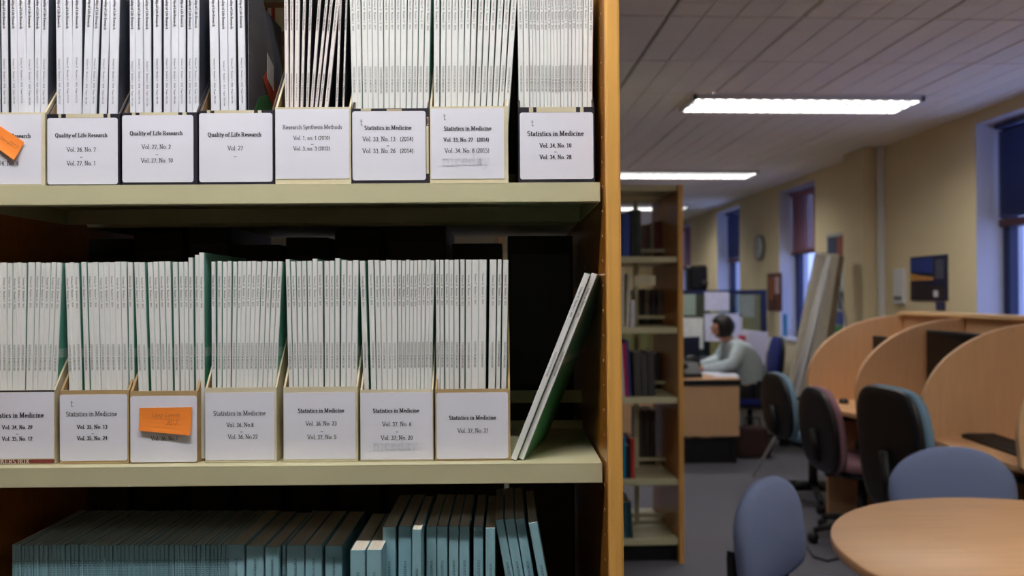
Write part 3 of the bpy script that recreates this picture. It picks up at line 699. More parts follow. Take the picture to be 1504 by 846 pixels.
# things on the far side of the foreground bookcase
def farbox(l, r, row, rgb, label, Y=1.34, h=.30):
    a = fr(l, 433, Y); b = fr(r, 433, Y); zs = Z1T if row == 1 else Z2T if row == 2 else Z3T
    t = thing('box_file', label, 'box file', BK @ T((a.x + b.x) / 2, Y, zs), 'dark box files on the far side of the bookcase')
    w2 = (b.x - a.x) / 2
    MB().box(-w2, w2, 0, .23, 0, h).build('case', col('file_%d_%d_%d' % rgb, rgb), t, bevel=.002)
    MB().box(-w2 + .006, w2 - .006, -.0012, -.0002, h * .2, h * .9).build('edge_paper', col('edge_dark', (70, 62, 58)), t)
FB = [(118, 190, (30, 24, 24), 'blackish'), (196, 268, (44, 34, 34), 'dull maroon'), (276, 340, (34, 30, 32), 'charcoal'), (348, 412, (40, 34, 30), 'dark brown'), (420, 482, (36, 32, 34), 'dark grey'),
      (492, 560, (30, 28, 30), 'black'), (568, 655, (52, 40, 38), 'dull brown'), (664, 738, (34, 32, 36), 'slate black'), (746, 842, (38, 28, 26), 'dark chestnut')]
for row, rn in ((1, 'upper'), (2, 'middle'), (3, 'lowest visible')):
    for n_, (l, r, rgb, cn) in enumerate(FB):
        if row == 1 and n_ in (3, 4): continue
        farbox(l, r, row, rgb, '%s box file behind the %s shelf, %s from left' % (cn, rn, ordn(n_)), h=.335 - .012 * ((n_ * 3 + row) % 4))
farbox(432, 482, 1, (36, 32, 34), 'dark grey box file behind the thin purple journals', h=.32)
t = thing('red_carton', 'red carton with white stripes glimpsed behind the upper boxes', 'carton', BK @ T(fr(399, 60, 1.30).x, 1.30, Z1T))
MB().box(-.03, .05, 0, .2, 0, .34).build('carton_body', col('carton_brown', (120, 84, 60)), t)
for n_, (x0, x1, rgb) in enumerate(((-.024, -.006, (160, 40, 30)), (-.006, .0, (220, 210, 200)), (.0, .006, (150, 36, 30)), (.006, .022, (205, 196, 180)), (.022, .03, (160, 40, 30)))):
    MB().box(x0, x1, -.001, 0, .292, .33).build('stripe', col('stripe_%d' % n_, rgb), t)
t = thing('dark_magazine', 'dark magazine cover with red and green print beside the Vol. 27 journals', 'magazine', BK @ T(fr(364.5, 160, 1.02).x, 1.02, Z1T + .004))
MB().prism([(0, 0), (.165, 0), (.165, .115), (.06, .262), (0, .262)], .0012, 'x', 0).build('cover', mat('charcoal_cover', (112, 110, 118), .35, .2, 14, rgb2=(66, 64, 72)), t)
MB().prism([(.01, .085), (.155, .085), (.155, .125), (.1, .14), (.04, .12)], .0003, 'x', .0013).build('green_print', col('dark_green_print', (52, 104, 62)), t)
MB().prism([(.055, .15), (.12, .11), (.155, .12), (.09, .175)], .0003, 'x', .0017).build('red_print', col('dark_red_print', (190, 74, 50)), t)
MB().prism([(.075, .155), (.105, .145), (.105, .18), (.075, .19)], .0003, 'x', .0021).build('barcode_panel', col('barcode_grey', (225, 225, 228)), t)

# unseen bookcase added behind the camera to keep stray fill light off the shelves
t = thing('bookcase', 'unseen bookcase added across the aisle to block fill light on the journal shelves', 'bookcase', T(-.75, -.85, 0))
for sx in (-1, 1): MB().box(sx * .95 - .011, sx * .95 + .011, -.6, 0, 0, 1.95).build('side_panel', wood_s, t)
for z in (.1, .45, .82, 1.18, 1.54, 1.92):
    MB().box(-.938, .938, -.59, -.02, z - .026, z).build('shelf', shelf_m, t)
    if z < 1.9: MB().box(-.93, .93, -.3, -.05, z + .001, z + .27).build('blocker_files', col('blocker_dark', (66, 56, 54)), t)

# ------------------------------------------------------------------ middle bookcase
BY = 4.06
xr = atY(996, 433, BY).x; xr2 = atY(1003, 433, BY).x
mz = lambda py: atY(955, py, BY).z
mid = thing('bookcase', 'middle-distance open bookcase with cream shelves and orange end panel', 'bookcase', T(0, BY, 0))
XA = xr - .9
MB().box(xr, xr2, 0, .62, 0, 1.945).build('side_panel', wood_s, mid)
MB().box(xr - .0, xr2 + .001, -.006, 0, 0, 1.945).build('edge_strip', wood_e, mid, bevel=.002)
MB().box(XA - .022, XA, 0, .62, 0, 1.945).build('side_panel', wood_s, mid)
SH = [mz(271), mz(376.5), mz(481), mz(584), mz(704.5), mz(793)]
for z in SH:
    MB().box(XA, xr - .002, .01, .28, z - .032, z).build('shelf', shelf_m, mid, bevel=.003)
    MB().box(XA, xr - .002, .34, .61, z - .032, z).build('shelf', shelf_m, mid, bevel=.003)
    if z < 1.9: MB().box(XA, xr - .002, .285, .292, z + .035, z + .055).build('centre_rail', shelf_m, mid)
MB().box(XA, xr, .05, .57, 0, .07).build('plinth', blackp, mid)
px_ = atY(934, 433, BY + .31).x
MB().box(px_ - .012, px_ + .012, .30, .32, 0, 1.9).build('post', shelf_m, mid)
q = atY(947, 412, BY); MB().box(q.x - .05, q.x + .055, .002, .006, q.z - .025, q.z + .025).build('label_holder', cream_b, mid)
def book(l, r, top, si, rgb, label, yo=.03, lean=0.0, D=.2, kind='book'):
    Y = BY + yo; z = SH[si]; a = atY(l, top, Y); b = atY(r, top, Y); w_ = b.x - a.x; h = max(.1, a.z - z); th = lean
    t = thing(kind, label, 'book', T((a.x + b.x) / 2 , Y, z + .0005 + abs(math.sin(th)) * w_ / 2) @ RY(th), 'books on the middle bookcase')
    m = col('bk_%d_%d_%d' % rgb, rgb)
    mb = MB(); w2 = w_ / 2; mb.box(-w2, w2, 0, .003, 0, h); mb.box(-w2, -w2 + .002, 0, D, 0, h); mb.box(w2 - .002, w2, 0, D, 0, h)
    mb.build('cover', m, t, bevel=.0008); MB().box(-w2 + .002, w2 - .002, .003, D - .004, .003, h - .004).build('page_block', pages, t)
    return t
pf = 'on the %s shelf of the middle bookcase'
book(914, 925, 313, 1, (28, 62, 150), 'blue book ' + pf % 'top'); book(926.5, 933, 308, 1, (16, 20, 22), 'black book beside the blue one ' + pf % 'top')
book(933.5, 941.5, 308, 1, (24, 40, 36), 'dark green book ' + pf % 'top')
book(945, 953, 330, 1, (120, 92, 92), 'dusty pink book at the back of the top shelf', .36); book(954, 961, 328, 1, (150, 140, 128), 'pale grey book at the back of the top shelf', .36)
book(962, 969, 325, 1, (110, 40, 40), 'dark red book at the back of the top shelf', .36); book(970, 976, 325, 1, (84, 60, 52), 'brown book at the back of the top shelf', .36)
t = thing('wooden_board', 'orange-brown board leaning near the end of the top shelf', 'board', T(atY(983, 433, BY + .33).x, BY + .345, SH[1] + .002) @ RY(-.09))
MB().box(-.014, .014, 0, .012, 0, .30).build('board_panel', wood_e, t); MB().box(-.014, .014, .012, .2, 0, .012).build('board_foot', wood_e, t)
book(912, 917, 402, 2, (214, 208, 190), 'cream journal upright, leftmost on the second shelf'); book(918.5, 923.5, 402, 2, (206, 200, 184), 'cream journal leaning on the second shelf', lean=.05)
book(925.5, 932, 440, 2, (214, 216, 226), 'short white booklet leaning on the second shelf', lean=.03)
for i, (l, r, rgb, w_) in enumerate(((938, 944, (40, 38, 34), 'black'), (946, 954, (110, 100, 82), 'olive grey'), (956, 963, (66, 60, 66), 'dark grey'), (965, 973, (92, 80, 70), 'brown grey'))):
    book(l, r, 425, 2, rgb, '%s file at the back of the second shelf' % w_, .36)
book(914, 917.5, 506, 3, (210, 212, 224), 'white booklet leaning on the third shelf', lean=-.05); book(918, 923, 504, 3, (176, 34, 90), 'magenta book leaning on the third shelf', lean=-.05)
book(924, 927, 500, 3, (56, 70, 150), 'thin blue book leaning on the third shelf', lean=-.05)
for i, (l, r) in enumerate(((932, 942), (943, 952), (953, 962), (963, 971))):
    book(l, r, 517 + 3 * (i % 2), 3, (70 - 6 * i, 66 - 6 * i, 66 - 4 * i), '%s dark grey magazine file at the back of the third shelf' % ORD[i], .05 if i < 3 else .36, lean=-.03)
book(912, 919, 642, 4, (24, 132, 180), 'bright blue book on the fourth shelf'); book(920, 926, 655, 4, (20, 24, 34), 'black book on the fourth shelf')
book(926.5, 932, 644, 4, (190, 48, 40), 'red book on the fourth shelf')
for i, (l, r) in enumerate(((937, 945), (946, 954), (955, 963))):
    book(l, r, 603, 4, (84 - 6 * i, 76 - 6 * i, 70 - 5 * i), '%s brownish magazine file at the back of the fourth shelf' % ORD[i], .36)
book(912, 917, 741, 5, (150, 156, 160), 'grey booklet leaning on the bottom shelf', lean=-.06); book(918.5, 924, 738, 5, (28, 84, 96), 'teal book leaning on the bottom shelf', lean=-.06)
book(925, 930, 737, 5, (24, 62, 70), 'dark teal book leaning on the bottom shelf', lean=-.06)

# ------------------------------------------------------------------ study carrels along the wall
XF, XBK, ZD = 2.0, 2.60, .73
DIV = [4.82, 4.19, 3.55, 2.9]
car = thing('study_carrel', 'row of beech study carrels with quarter-round dividers below the window wall', 'desk', T(0, 0, 0))
prof = [(XBK, 0), (XBK, 1.25)] + [(XBK - .02 - .58 * math.sin(math.radians(a)), .85 + .395 * math.cos(math.radians(a))) for a in range(0, 91, 6)] + [(XF + .01, ZD), (XF + .12, ZD - .10), (XF + .12, 0)]
for y in DIV:
    m = MB(); m.prism(prof, .022, 'y', y, 0)
    m.build('divider', beech, car, bevel=.003)
    e = MB(); pts = [(p[0] - .001, y + .011, p[1] + .001) for p in prof[1:-3]]
for i in range(3):
    y0, y1 = DIV[i + 1] + .022, DIV[i]
    # worktop with a bowed front edge
    P = [(XBK - .01, y0), (XBK - .01, y1)] + [(XF + .03 - .035 * math.sin(PI * k / 8), y1 + (y0 - y1) * k / 8) for k in range(9)]
    MB().prism(P, .026, 'z', ZD - .026, 0).build('worktop', beech_t, car, bevel=.003)
MB().box(XBK, XBK + .02, DIV[3], DIV[0] + .022, .3, 1.25).build('back_panel', beech, car, bevel=.002)
MB().box(XBK - .03, XBK + .12, DIV[3], DIV[0] + .022, 1.25, 1.272).build('top_ledge', beech_e, car, bevel=.003)
def monitor(x, y, z0, z1, w_, label, rz=0.0):
    t = thing('computer_monitor', label, 'monitor', T(x, y, ZD) @ RZ(rz))
    h0, h1 = z0 - ZD, z1 - ZD
    MB().box(0, .03, -w_ / 2, w_ / 2, h0, h1).build('casing', blackp, t, bevel=.006)
    MB().box(-.001, .0, -w_ / 2 + .015, w_ / 2 - .015, h0 + .02, h1 - .015).build('screen', screen_m, t)
    MB().tube([(.03, 0, .01), (.05, 0, (h0 + h1) / 2)], .018).build('stand_neck', blackp, t)
    MB().lathe([(.1, 0), (.1, .008), (.03, .014)], 20, (.04, 0, .001)).build('stand_foot', blackp, t)
monitor(2.36, 3.90, .87, 1.19, .50, 'large dark monitor in the second carrel, half hidden by the nearest divider')
monitor(2.34, 4.50, .88, 1.13, .38, 'smaller dark monitor in the farthest carrel')
def keyboard(x, y, z, rz, label):
    t = thing('keyboard', label, 'keyboard', T(x, y, z) @ RZ(rz))
    MB().box(-.075, .075, -.22, .22, .001, .018).build('base', blackp, t, bevel=.003)
    km = MB()
    for i in range(5):
        for j in range(15): km.box(-.062 + i * .025, -.042 + i * .025, -.208 + j * .0278, -.185 + j * .0278, .018, .023)
    ko = km.build('keys', col('key_black', (30, 30, 33)), t); ko['kind'] = 'stuff'
keyboard(2.22, 3.30, ZD, -.1, 'black keyboard on the nearest carrel worktop')
t = thing('computer_mouse', 'small pale mouse-like object on the second carrel divider side', 'mouse', T(2.22, 4.12, ZD))
MB().lathe([(.001, 0), (.028, .001), (.03, .012), (.022, .026), (.001, .032)], 16).build('shell', white_p, t)
t = thing('computer_mouse', 'black mouse in the farthest carrel', 'mouse', T(2.15, 4.66, ZD))
MB().lathe([(.001, 0), (.028, .001), (.03, .012), (.022, .026), (.001, .032)], 16).build('shell', blackp, t)

# ------------------------------------------------------------------ chairs
def pad(w_, h, d, r, bulge=.012, n=10, top=None, rt=None):     # cushion in x-z plane, thickness along y, rounded outline, domed faces
    out = []
    N = 40
    for k in range(N):
        a = 2 * PI * k / N; c_, s_ = math.cos(a), math.sin(a)
        e = 2 / (rt if rt and s_ > 0 else r)
        x = (w_ / 2) * math.copysign(abs(c_) ** e, c_); z = (h / 2) * math.copysign(abs(s_) ** e, s_)
        if top and z > 0: x *= 1 - (1 - top) * (z / (h / 2)) ** 2
        out.append((x, z))
    prof = [(0, -d / 2 - bulge), (.5, -d / 2 - bulge * .8), (.85, -d / 2 - bulge * .2), (.97, -d / 3), (1, 0), (.97, d / 3), (.85, d / 2), (.5, d / 2), (0, d / 2)]
    m = MB(); vv = []; ff = []
    for s_, y in prof:
        s2 = max(s_, .001)
        for x, z in out: vv.append((x * s2, y, z * s2))
    for i in range(len(prof) - 1):
        for k in range(N):
            k2 = (k + 1) % N; ff.append((i * N + k, i * N + k2, (i + 1) * N + k2, (i + 1) * N + k))
    m.add(vv, ff, 0, True); return m
def office_chair(x, y, rz, fab, label, top=.87, sz=.45, arms=True, bw=.42, bh=.40, bt=.8, ex=3.0):
    # faces local -y; backrest at +y
    t = thing('office_chair', label, 'chair', T(x, y, 0) @ RZ(rz), 'swivel chairs by the carrels')
    bz = top - bh / 2
    MB_ = pad(.46, .44, .06, 3.4); MB_.build('seat_cushion', fab, t, T(0, -.02, sz) @ RX(PI / 2 * -1) )
    pad(.43, .41, .03, 3.4, .004).build('seat_pan', blackp, t, T(0, -.02, sz - .045) @ RX(-PI / 2))
    pad(bw, bh, .045, ex, .01, top=bt).build('back_cushion', fab, t, T(0, .215, bz) @ RX(-.10))
    pad(bw * .99, bh * .99, .035, ex, .002, top=bt).build('back_shell', blackp, t, T(0, .25, bz) @ RX(-.10))
    MB().tube([(0, .02, sz - .06), (0, .2, sz - .055), (0, .262, sz + .03), (0, .278, bz)], .022, 8).build('back_bar', blackp, t)
    MB().lathe([(.03, .0), (.03, .18), (.022, .18), (.022, sz - .17)], 14, (0, 0, .09)).build('gas_column', blackp, t)
    for k in range(5):
        a = 2 * PI * k / 5 + .35; c_, s_ = math.cos(a), math.sin(a)
        MB().tube([(0, 0, .11), (c_ * .15, s_ * .15, .10), (c_ * .28, s_ * .28, .07)], [.028, .022, .016], 8).build('base_leg', blackp, t)
        MB().lathe([(.010, -.022), (.027, -.02), (.028, 0), (.027, .02), (.010, .022)], 14, M=T(c_ * .285, s_ * .285, .03) @ RZ(a + .6) @ RX(PI / 2)).build('caster', blackp, t)
    if arms:
        for sx in (-1, 1):
            MB().tube([(sx * .2, .06, sz - .05), (sx * .27, .06, sz + .0), (sx * .275, .07, sz + .17), (sx * .27, .02, sz + .205), (sx * .27, -.14, sz + .2), (sx * .265, -.17, sz + .16), (sx * .25, -.1, sz + .02), (sx * .2, -.06, sz - .05)], .015, 8).build('armrest', blackp, t)
    return t
office_chair(2.19, 5.20, 1.62, teal_f, 'teal swivel chair with black shell, farthest of the three by the carrels', .868, .45, arms=True, bw=.46, bh=.44)
office_chair(2.12, 4.38, 1.60, maroon_f, 'plum swivel chair with black armrests, between the two teal ones', .868, .44, bw=.46, bh=.48, bt=.75)
office_chair(1.94, 3.26, 1.66, teal_f, 'tall-backed teal swivel chair nearest the round table', 1.0, .46, arms=True, bw=.46, bh=.54, bt=.9, ex=4.5)

def side_chair(x, y, rz, label, bw=.46):
    t = thing('meeting_chair', label, 'chair', T(x, y, 0) @ RZ(rz), 'slate blue chairs around the round table')   # faces local -y
    pad(.47, .45, .06, 3.2).build('seat_cushion', blue_f, t, T(0, -.24, .46) @ RX(-PI / 2))
    pad(bw, .31, .045, 5.5, .012, rt=2.2, top=.93).build('back_cushion', blue_f, t, T(0, 0, .660) @ RX(-.12))
    for sx in (-1, 1):
        MB().tube([(sx * .2, .06, 0), (sx * .205, .04, .45), (sx * .21, .025, .50), (sx * .212, .03, .62)], .012, 8).build('rear_leg', blackp, t)
        MB().tube([(sx * .2, -.46, 0), (sx * .2, -.44, .43), (sx * .2, -.40, .44), (sx * .205, .03, .44)], .012, 8).build('front_leg', blackp, t)
        MB().box(sx * .212 - .013, sx * .212 + .013, .014, .034, .50, .64).build('back_bracket', blackp, t)
    return t
side_chair(.885, 2.42, -math.atan2(.30, .32) + PI * 0 + .0 + math.radians(90) - .0, 'slate blue chair at the left of the round table')
side_chair(1.735, 2.88, -.03, 'slate blue chair behind the round table, seen face on', .475)

# round table
t = thing('round_table', 'round beech meeting table in the right foreground', 'table', T(1.5, 1.94, 0))
MB().lathe([(.580, -.028), (.586, -.024), (.586, -.004), (.582, 0)], 96, (0, 0, .722)).build('tabletop', beech_t, t)
MB().lathe([(.04, .02), (.04, .69)], 20).build('pedestal', blackp, t)
for k in range(4):
    a = k * PI / 2 + .5; MB().tube([(0, 0, .05), (math.cos(a) * .36, math.sin(a) * .36, .018)], [.03, .018], 8).build('foot', blackp, t)

# ------------------------------------------------------------------ office corner: desk, person, screen
dx = atY(1087, 560, 6.42).x
t = thing('office_desk', 'beech office desk with dark edge, in front of the seated person', 'desk', T(0, 0, 0))
DZ = .69
MB().box(1.0, dx, 6.40, 7.02, DZ - .028, DZ).build('desktop', beech_t, t, bevel=.002)
MB().box(1.0, dx + .001, 6.396, 6.40, DZ - .05, DZ - .006).build('edge_band', blackp, t)
MB().box(1.0, dx - .01, 6.41, 6.43, .225, DZ - .03).build('modesty_panel', beech, t, bevel=.002)
MB().box(1.0, dx - .02, 6.46, 6.50, .0, .2).build('dark_plinth', blackp, t)  # dark plinth added to fill the black gap below the modesty panel
for x_ in (1.04, dx - .05): MB().box(x_ - .02, x_ + .02, 6.45, 6.98, 0, DZ - .03).build('leg', blackp, t)
t = thing('office_desk', 'second desk at right angles, under the papers by the screen', 'desk', T(0, 0, 0))
MB().box(1.0, 1.72, 7.06, 7.90, DZ - .028, DZ).build('desktop', beech_t, t)
for x_, y_ in ((1.04, 7.1), (1.68, 7.1), (1.04, 7.85), (1.68, 7.85)): MB().box(x_ - .02, x_ + .02, y_ - .02, y_ + .02, 0, DZ - .028).build('leg', blackp, t)
a = atY(1027, 515, 7.2)
t = thing('computer_monitor', 'dark blue-black monitor in front of the seated person', 'monitor', T(a.x - .12, 7.2, DZ) @ RZ(.5))
MB().box(-.17, .17, 0, .03, .06, .30).build('casing', navy, t, bevel=.005); MB().box(-.155, .155, -.001, 0, .075, .285).build('screen', col('blue_black_screen', (22, 30, 56)), t)
MB().lathe([(.09, 0), (.09, .01), (.02, .014), (.02, .1)], 16, (0, .03, .001)).build('stand', blackp, t)
a = atZ(1012, 556, DZ)
t = thing('desk_telephone', 'black desk telephone at the near edge of the desk', 'telephone', T(atY(1014, 540, 6.6).x, 6.62, DZ))
MB().prism([(-.1, .0), (.08, 0), (.08, .1), (.02, .12), (-.1, .03)], .16, 'x', -.08).build('body', blackp, t, bevel=.008)
MB().tube([(-.06, -.1, .09), (-.06, -.05, .12), (-.06, .02, .16), (-.06, .08, .15)], [.024, .014, .014, .024], 10).build('handset', blackp, t)
MB().lathe([(.001, 0), (.075, .0), (.075, .02), (.06, .03)], 20, M=T(.03, .06, .1) @ RX(PI / 2.4)).build('speaker_disc', blackp, t)
for i, (px, py, w_, h_, rz, lab) in enumerate(((1048, 549, .21, .29, .3, 'white sheet on the desk by the hands'), (1066, 552, .2, .28, -.2, 'white sheet on the desk nearest its right end'))):
    p = atZ(px, py, DZ); tag(MB().box(-w_ / 2, w_ / 2, -h_ / 2, h_ / 2, .0005, .003).build('paper_sheet', paper, None, T(p.x, min(p.y, 6.85), DZ + .003 * i) @ RZ(rz)), lab, 'paper', 'papers on the desk')
# glazed office screen
SY = 8.1; sx1 = atY(1125, 433, SY).x; stz = atY(1080, 426, SY).z
t = thing('office_screen', 'navy framed glazed office screen behind the seated person', 'partition', T(0, SY, 0))
MB().box(.8, sx1, -.02, .02, stz - .045, stz).build('top_rail', navy, t)
MB().box(sx1 - .05, sx1, -.022, .022, 0, stz).build('post', navy, t)
MB().box(.8, .85, -.022, .022, 0, stz).build('post', navy, t)
MB().box(1.83, 1.87, -.021, .021, 0, stz).build('post', navy, t)
MB().box(.85, sx1 - .05, -.004, .004, .75, stz - .045).build('glass_panel', glass('green_glass', (.66, .72, .62)), t)
MB().box(.85, sx1 - .05, -.012, .012, .05, .75).build('lower_panel', col('screen_grey', (96, 100, 104)), t)
def pinned(l, r, t_, b_, Y, rgb, label, group='papers pinned to the office screen'):
    p = atY(l, t_, Y); q = atY(r, b_, Y)
    o = MB().box(p.x, q.x, Y, Y + .002, q.z, p.z).build('pinned_sheet', col('sheet_%d_%d_%d' % rgb, rgb, .8)); tag(o, label, 'paper', group)
pinned(1035, 1071, 429, 456, SY - .03, (214, 212, 232), 'upper white sheet pinned to the office screen')
pinned(1035, 1090, 461, 501, SY - .03, (222, 222, 240), 'large white sheet on the screen behind the head')
pinned(1003, 1033, 467, 512, SY - .03, (226, 228, 220), 'cream white sheet on the screen left of the head')
pinned(1086, 1108, 434, 466, SY - .03, (140, 146, 130), 'grey-green sheet near the screen post')
pinned(1003, 1022, 432, 463, SY - .03, (150, 166, 150), 'pale green sheet at the left of the screen')
p = atY(1029, 425, 8.5)
t = thing('loudspeaker', 'dark box-shaped speaker standing above the office screen', 'speaker', T(p.x, 8.6, 0))
MB().box(-.11, .09, -.08, .12, stz + .0, stz + .27).build('cabinet', blackp, t, bevel=.03, seg=4)
MB().lathe([(.001, 0), (.03, .0), (.04, .004)], 16, M=T(.05, -.083, stz + .08) @ RX(PI / 2)).build('cone', col('cone_grey', (90, 90, 80)), t)
MB().box(-.12, .10, -.1, .14, 0, stz).build('plinth', col('grey_cabinet', (120, 122, 120)), t)
# stack of white papers & small red item behind the person
p = atY(1103, 540, 7.7)
t = thing('filing_pedestal', 'low grey filing cabinet behind the seated person', 'cabinet', T(p.x, 7.75, 0))
MB().box(-.22, .16, -.18, .2, 0, .70).build('cabinet_body', col('grey_cab', (150, 150, 150)), t, bevel=.004)
for k in range(3): MB().box(-.2, .14, -.19, -.18, .05 + k * .21, .24 + k * .21).build('drawer', col('grey_cab2', (160, 160, 158)), t)
t = thing('lever_arch_file', 'white lever arch file standing behind the person', 'folder', T(p.x + .02, 7.72, .70) @ RY(.12))
MB().box(-.09, .09, -.1, .14, .01, .32).build('cover', mat('bright_white_card', (226, 222, 244), .6, .02), t, bevel=.004)
t = thing('red_mug', 'small red mug on the grey filing cabinet', 'mug', T(p.x - .12, 7.6, .70))
MB().lathe([(.03, 0), (.038, .01), (.038, .28), (.034, .285), (.034, .02)], 16).build('cup', col('red_glaze', (170, 44, 60), .3), t)

# person seated, facing left (-x), leaning over the desk
def skinned(name, V, E, mt, parent, root=0, sub=2):
    me = bpy.data.meshes.new(name); me.from_pydata([v[:3] for v in V], E, [])
    o = link(name, me, parent); me.materials.append(mt)
    s = o.modifiers.new('skin', 'SKIN'); s.use_smooth_shade = True
    sv = me.skin_vertices[0].data
    for i, v in enumerate(V):
        r = v[3]; sv[i].radius = (r if isinstance(r, tuple) else (r, r)); sv[i].use_root = (i == root)
    u = o.modifiers.new('sub', 'SUBSURF'); u.levels = sub; u.render_levels = sub
    return o
PXX = atY(1098, 540, 7.15).x; PYY = 7.15
pr = thing('person', 'dark-haired person in a pale blue jumper, seated and leaning over the desk', 'person', T(PXX, PYY, 0))
# skeleton in local coords: -x forward
V = [(0.02, 0, .50, (.16, .15)), (0, 0, .62, (.16, .15)), (-.045, 0, .76, (.185, .17)), (-.09, 0, .885, (.17, .15)), (-.17, 0, .965, .06), (-.215, 0, 1.0, .05),
     (-.12, -.18, .895, .068), (-.21, -.23, .76, .054), (-.40, -.14, .725, .036), (-.46, -.13, .722, .026),
     (-.12, .18, .895, .068), (-.21, .23, .76, .054), (-.40, .12, .725, .036), (-.46, .11, .722, .026),
     (-.04, -.10, .49, .085), (-.42, -.12, .48, .062), (-.42, -.12, .10, .042), (-.52, -.12, .04, .034),
     (-.04, .10, .49, .085), (-.42, .12, .48, .062), (-.42, .12, .10, .042), (-.52, .12, .04, .034)]
E = [(0, 1), (1, 2), (2, 3), (3, 4), (4, 5), (3, 6), (6, 7), (7, 8), (8, 9), (3, 10), (10, 11), (11, 12), (12, 13), (0, 14), (14, 15), (15, 16), (16, 17), (0, 18), (18, 19), (19, 20), (20, 21)]
# head (continues the neck) and five fingers per hand
VB = [(v[0], v[1], v[2], (tuple(q * .93 for q in v[3]) if isinstance(v[3], tuple) else v[3] * .93)) for v in V]; EB = list(E)
n0 = len(VB); VB += [(-.245, 0, 1.035, (.075, .07)), (-.25, 0, 1.09, (.088, .078)), (-.245, 0, 1.14, (.07, .064)), (-.325, 0, 1.045, .016), (-.29, 0, 1.01, .04)]
EB += [(5, n0), (n0, n0 + 1), (n0 + 1, n0 + 2), (n0, n0 + 3), (n0, n0 + 4)]
for hb, sgn in ((9, 1), (13, -1)):
    bx_, by_, bz_ = VB[hb][:3]
    k0 = len(VB); VB.append((bx_ - .035, by_, bz_ - .004, (.034, .013))); EB.append((hb, k0))
    for f_, (dy, ln) in enumerate(((-.03, .045), (-.01, .055), (.01, .052), (.03, .04))):
        k1 = len(VB); VB += [(bx_ - .065, by_ + dy, bz_ + .002, .009), (bx_ - .065 - ln, by_ + dy * 1.1, bz_ - .012, .007)]; EB += [(k0, k1), (k1, k1 + 1)]
    k1 = len(VB); VB += [(bx_ - .03, by_ + sgn * .04, bz_, .010), (bx_ - .06, by_ + sgn * .058, bz_ - .008, .008)]; EB += [(k0, k1), (k1, k1 + 1)]
skinned('body', VB, EB, skin, pr)
JV = [(v[0], v[1], v[2], (tuple(q * 1.1 for q in v[3]) if isinstance(v[3], tuple) else v[3] * 1.16)) for v in V[:14]]
JV[4] = (-.175, 0, .975, .068); JV.pop(5)
JE = [(0, 1), (1, 2), (2, 3), (3, 4), (3, 5), (5, 6), (6, 7), (3, 9), (9, 10), (10, 11)]
JV2 = JV
skinned('jumper', JV2, JE + [(7, 8), (11, 12)], jumper, pr)
TV = [(V[0][0], 0, .48, (.155, .12))] + [(v[0], v[1], v[2], v[3] * 1.14) for v in V[14:17]] + [(v[0], v[1], v[2], v[3] * 1.14) for v in V[18:21]]
skinned('trousers', TV, [(0, 1), (1, 2), (2, 3), (0, 4), (4, 5), (5, 6)], trouser, pr)
for sy in (-1, 1): MB().prism([(-.60, 0), (-.40, 0), (-.38, .05), (-.42, .09), (-.5, .07), (-.6, .03)], .08, 'y', sy * .12 - .04).build('shoe', blackp, pr, bevel=.012)
hm = MB(); vv = []; ff = []; A, B_ = 14, 20
for i in range(A + 1):
    for j in range(B_):
        th = PI * i / A; ph_ = 2 * PI * j / B_
        x = math.sin(th) * math.cos(ph_); y = math.sin(th) * math.sin(ph_); z = math.cos(th)
        r = .108 + .006 * math.sin(9 * ph_ + 3 * th)
        if x < -.68 and z < .30: r = .06          # open at the face
        if z < -.3 and x >= -.25: z *= 1.05
        vv.append((-.228 + x * r, y * r * .92, 1.088 + z * r * (1.0)))
for i in range(A):
    for j in range(B_):
        j2 = (j + 1) % B_; ff.append((i * B_ + j, i * B_ + j2, (i + 1) * B_ + j2, (i + 1) * B_ + j))
hm.add(vv, ff, 0, True); hm.build('hair', hair_m, pr)
for sy in (-1, 1): MB().lathe([(.001, 0), (.009, .002), (.001, .006)], 10, M=T(-.333, sy * .03, 1.08) @ RY(-PI / 2)).build('eye', blackp, pr)
MB().box(-.334, -.328, -.022, .022, 1.012, 1.020).build('mouth', col('lip', (150, 80, 76)), pr, bevel=.002)
# the chair under the person
t = office_chair(PXX + .02, PYY, -PI / 2 - .15, royal_f, 'royal blue swivel chair under the seated person', 1.0, .42, arms=False, bw=.42, bh=.42)
t['group'] = 'swivel chair at the desk'
# bag on floor
p = atZ(1100, 668, 0)
t = thing('floor_bag', 'dark maroon bag on the floor beside the desk', 'bag', T(p.x, 6.62, 0))
MB().prism([(-.14, 0), (.14, 0), (.16, .1), (.11, .26), (-.11, .26), (-.16, .1)], .14, 'y', 0).build('bag_body', col('dark_maroon', (58, 34, 34), .8), t, bevel=.03, seg=3)
MB().tube([(-.07, .07, .25), (-.06, .07, .33), (.06, .07, .33), (.07, .07, .25)], .008).build('handle', blackp, t)

# ------------------------------------------------------------------ easel display boards
EYd = 6.35
ax_ = lambda px, py, Y: atY(px, py, Y)
t = thing('display_easel', 'grey folding display board standing like an A-frame before the windows', 'display board', T(0, 0, 0))
def slab(quad, Ys, name, m, th=.02):
    P = [atY(x, y, Y) for (x, y), Y in zip(quad, Ys)]
    n = (P[1] - P[0]).cross(P[3] - P[0]).normalized() * th
    mb = MB(); mb.add([q for q in P] + [q + n for q in P], [(0, 1, 2, 3), (7, 6, 5, 4), (0, 4, 5, 1), (1, 5, 6, 2), (2, 6, 7, 3), (3, 7, 4, 0)])
    return mb.build(name, m, t, bevel=.003)
slab([(1200, 371), (1233, 373), (1200, 588), (1154, 590)], [5.75, 5.86, 5.86, 5.75], 'left_board', grey_bd)
slab([(1224, 373), (1240, 377), (1214, 572), (1188, 580)], [5.98, 6.20, 6.20, 5.98], 'right_board', mat('grey_board_shade', (150, 138, 122), .8, .05, 20))
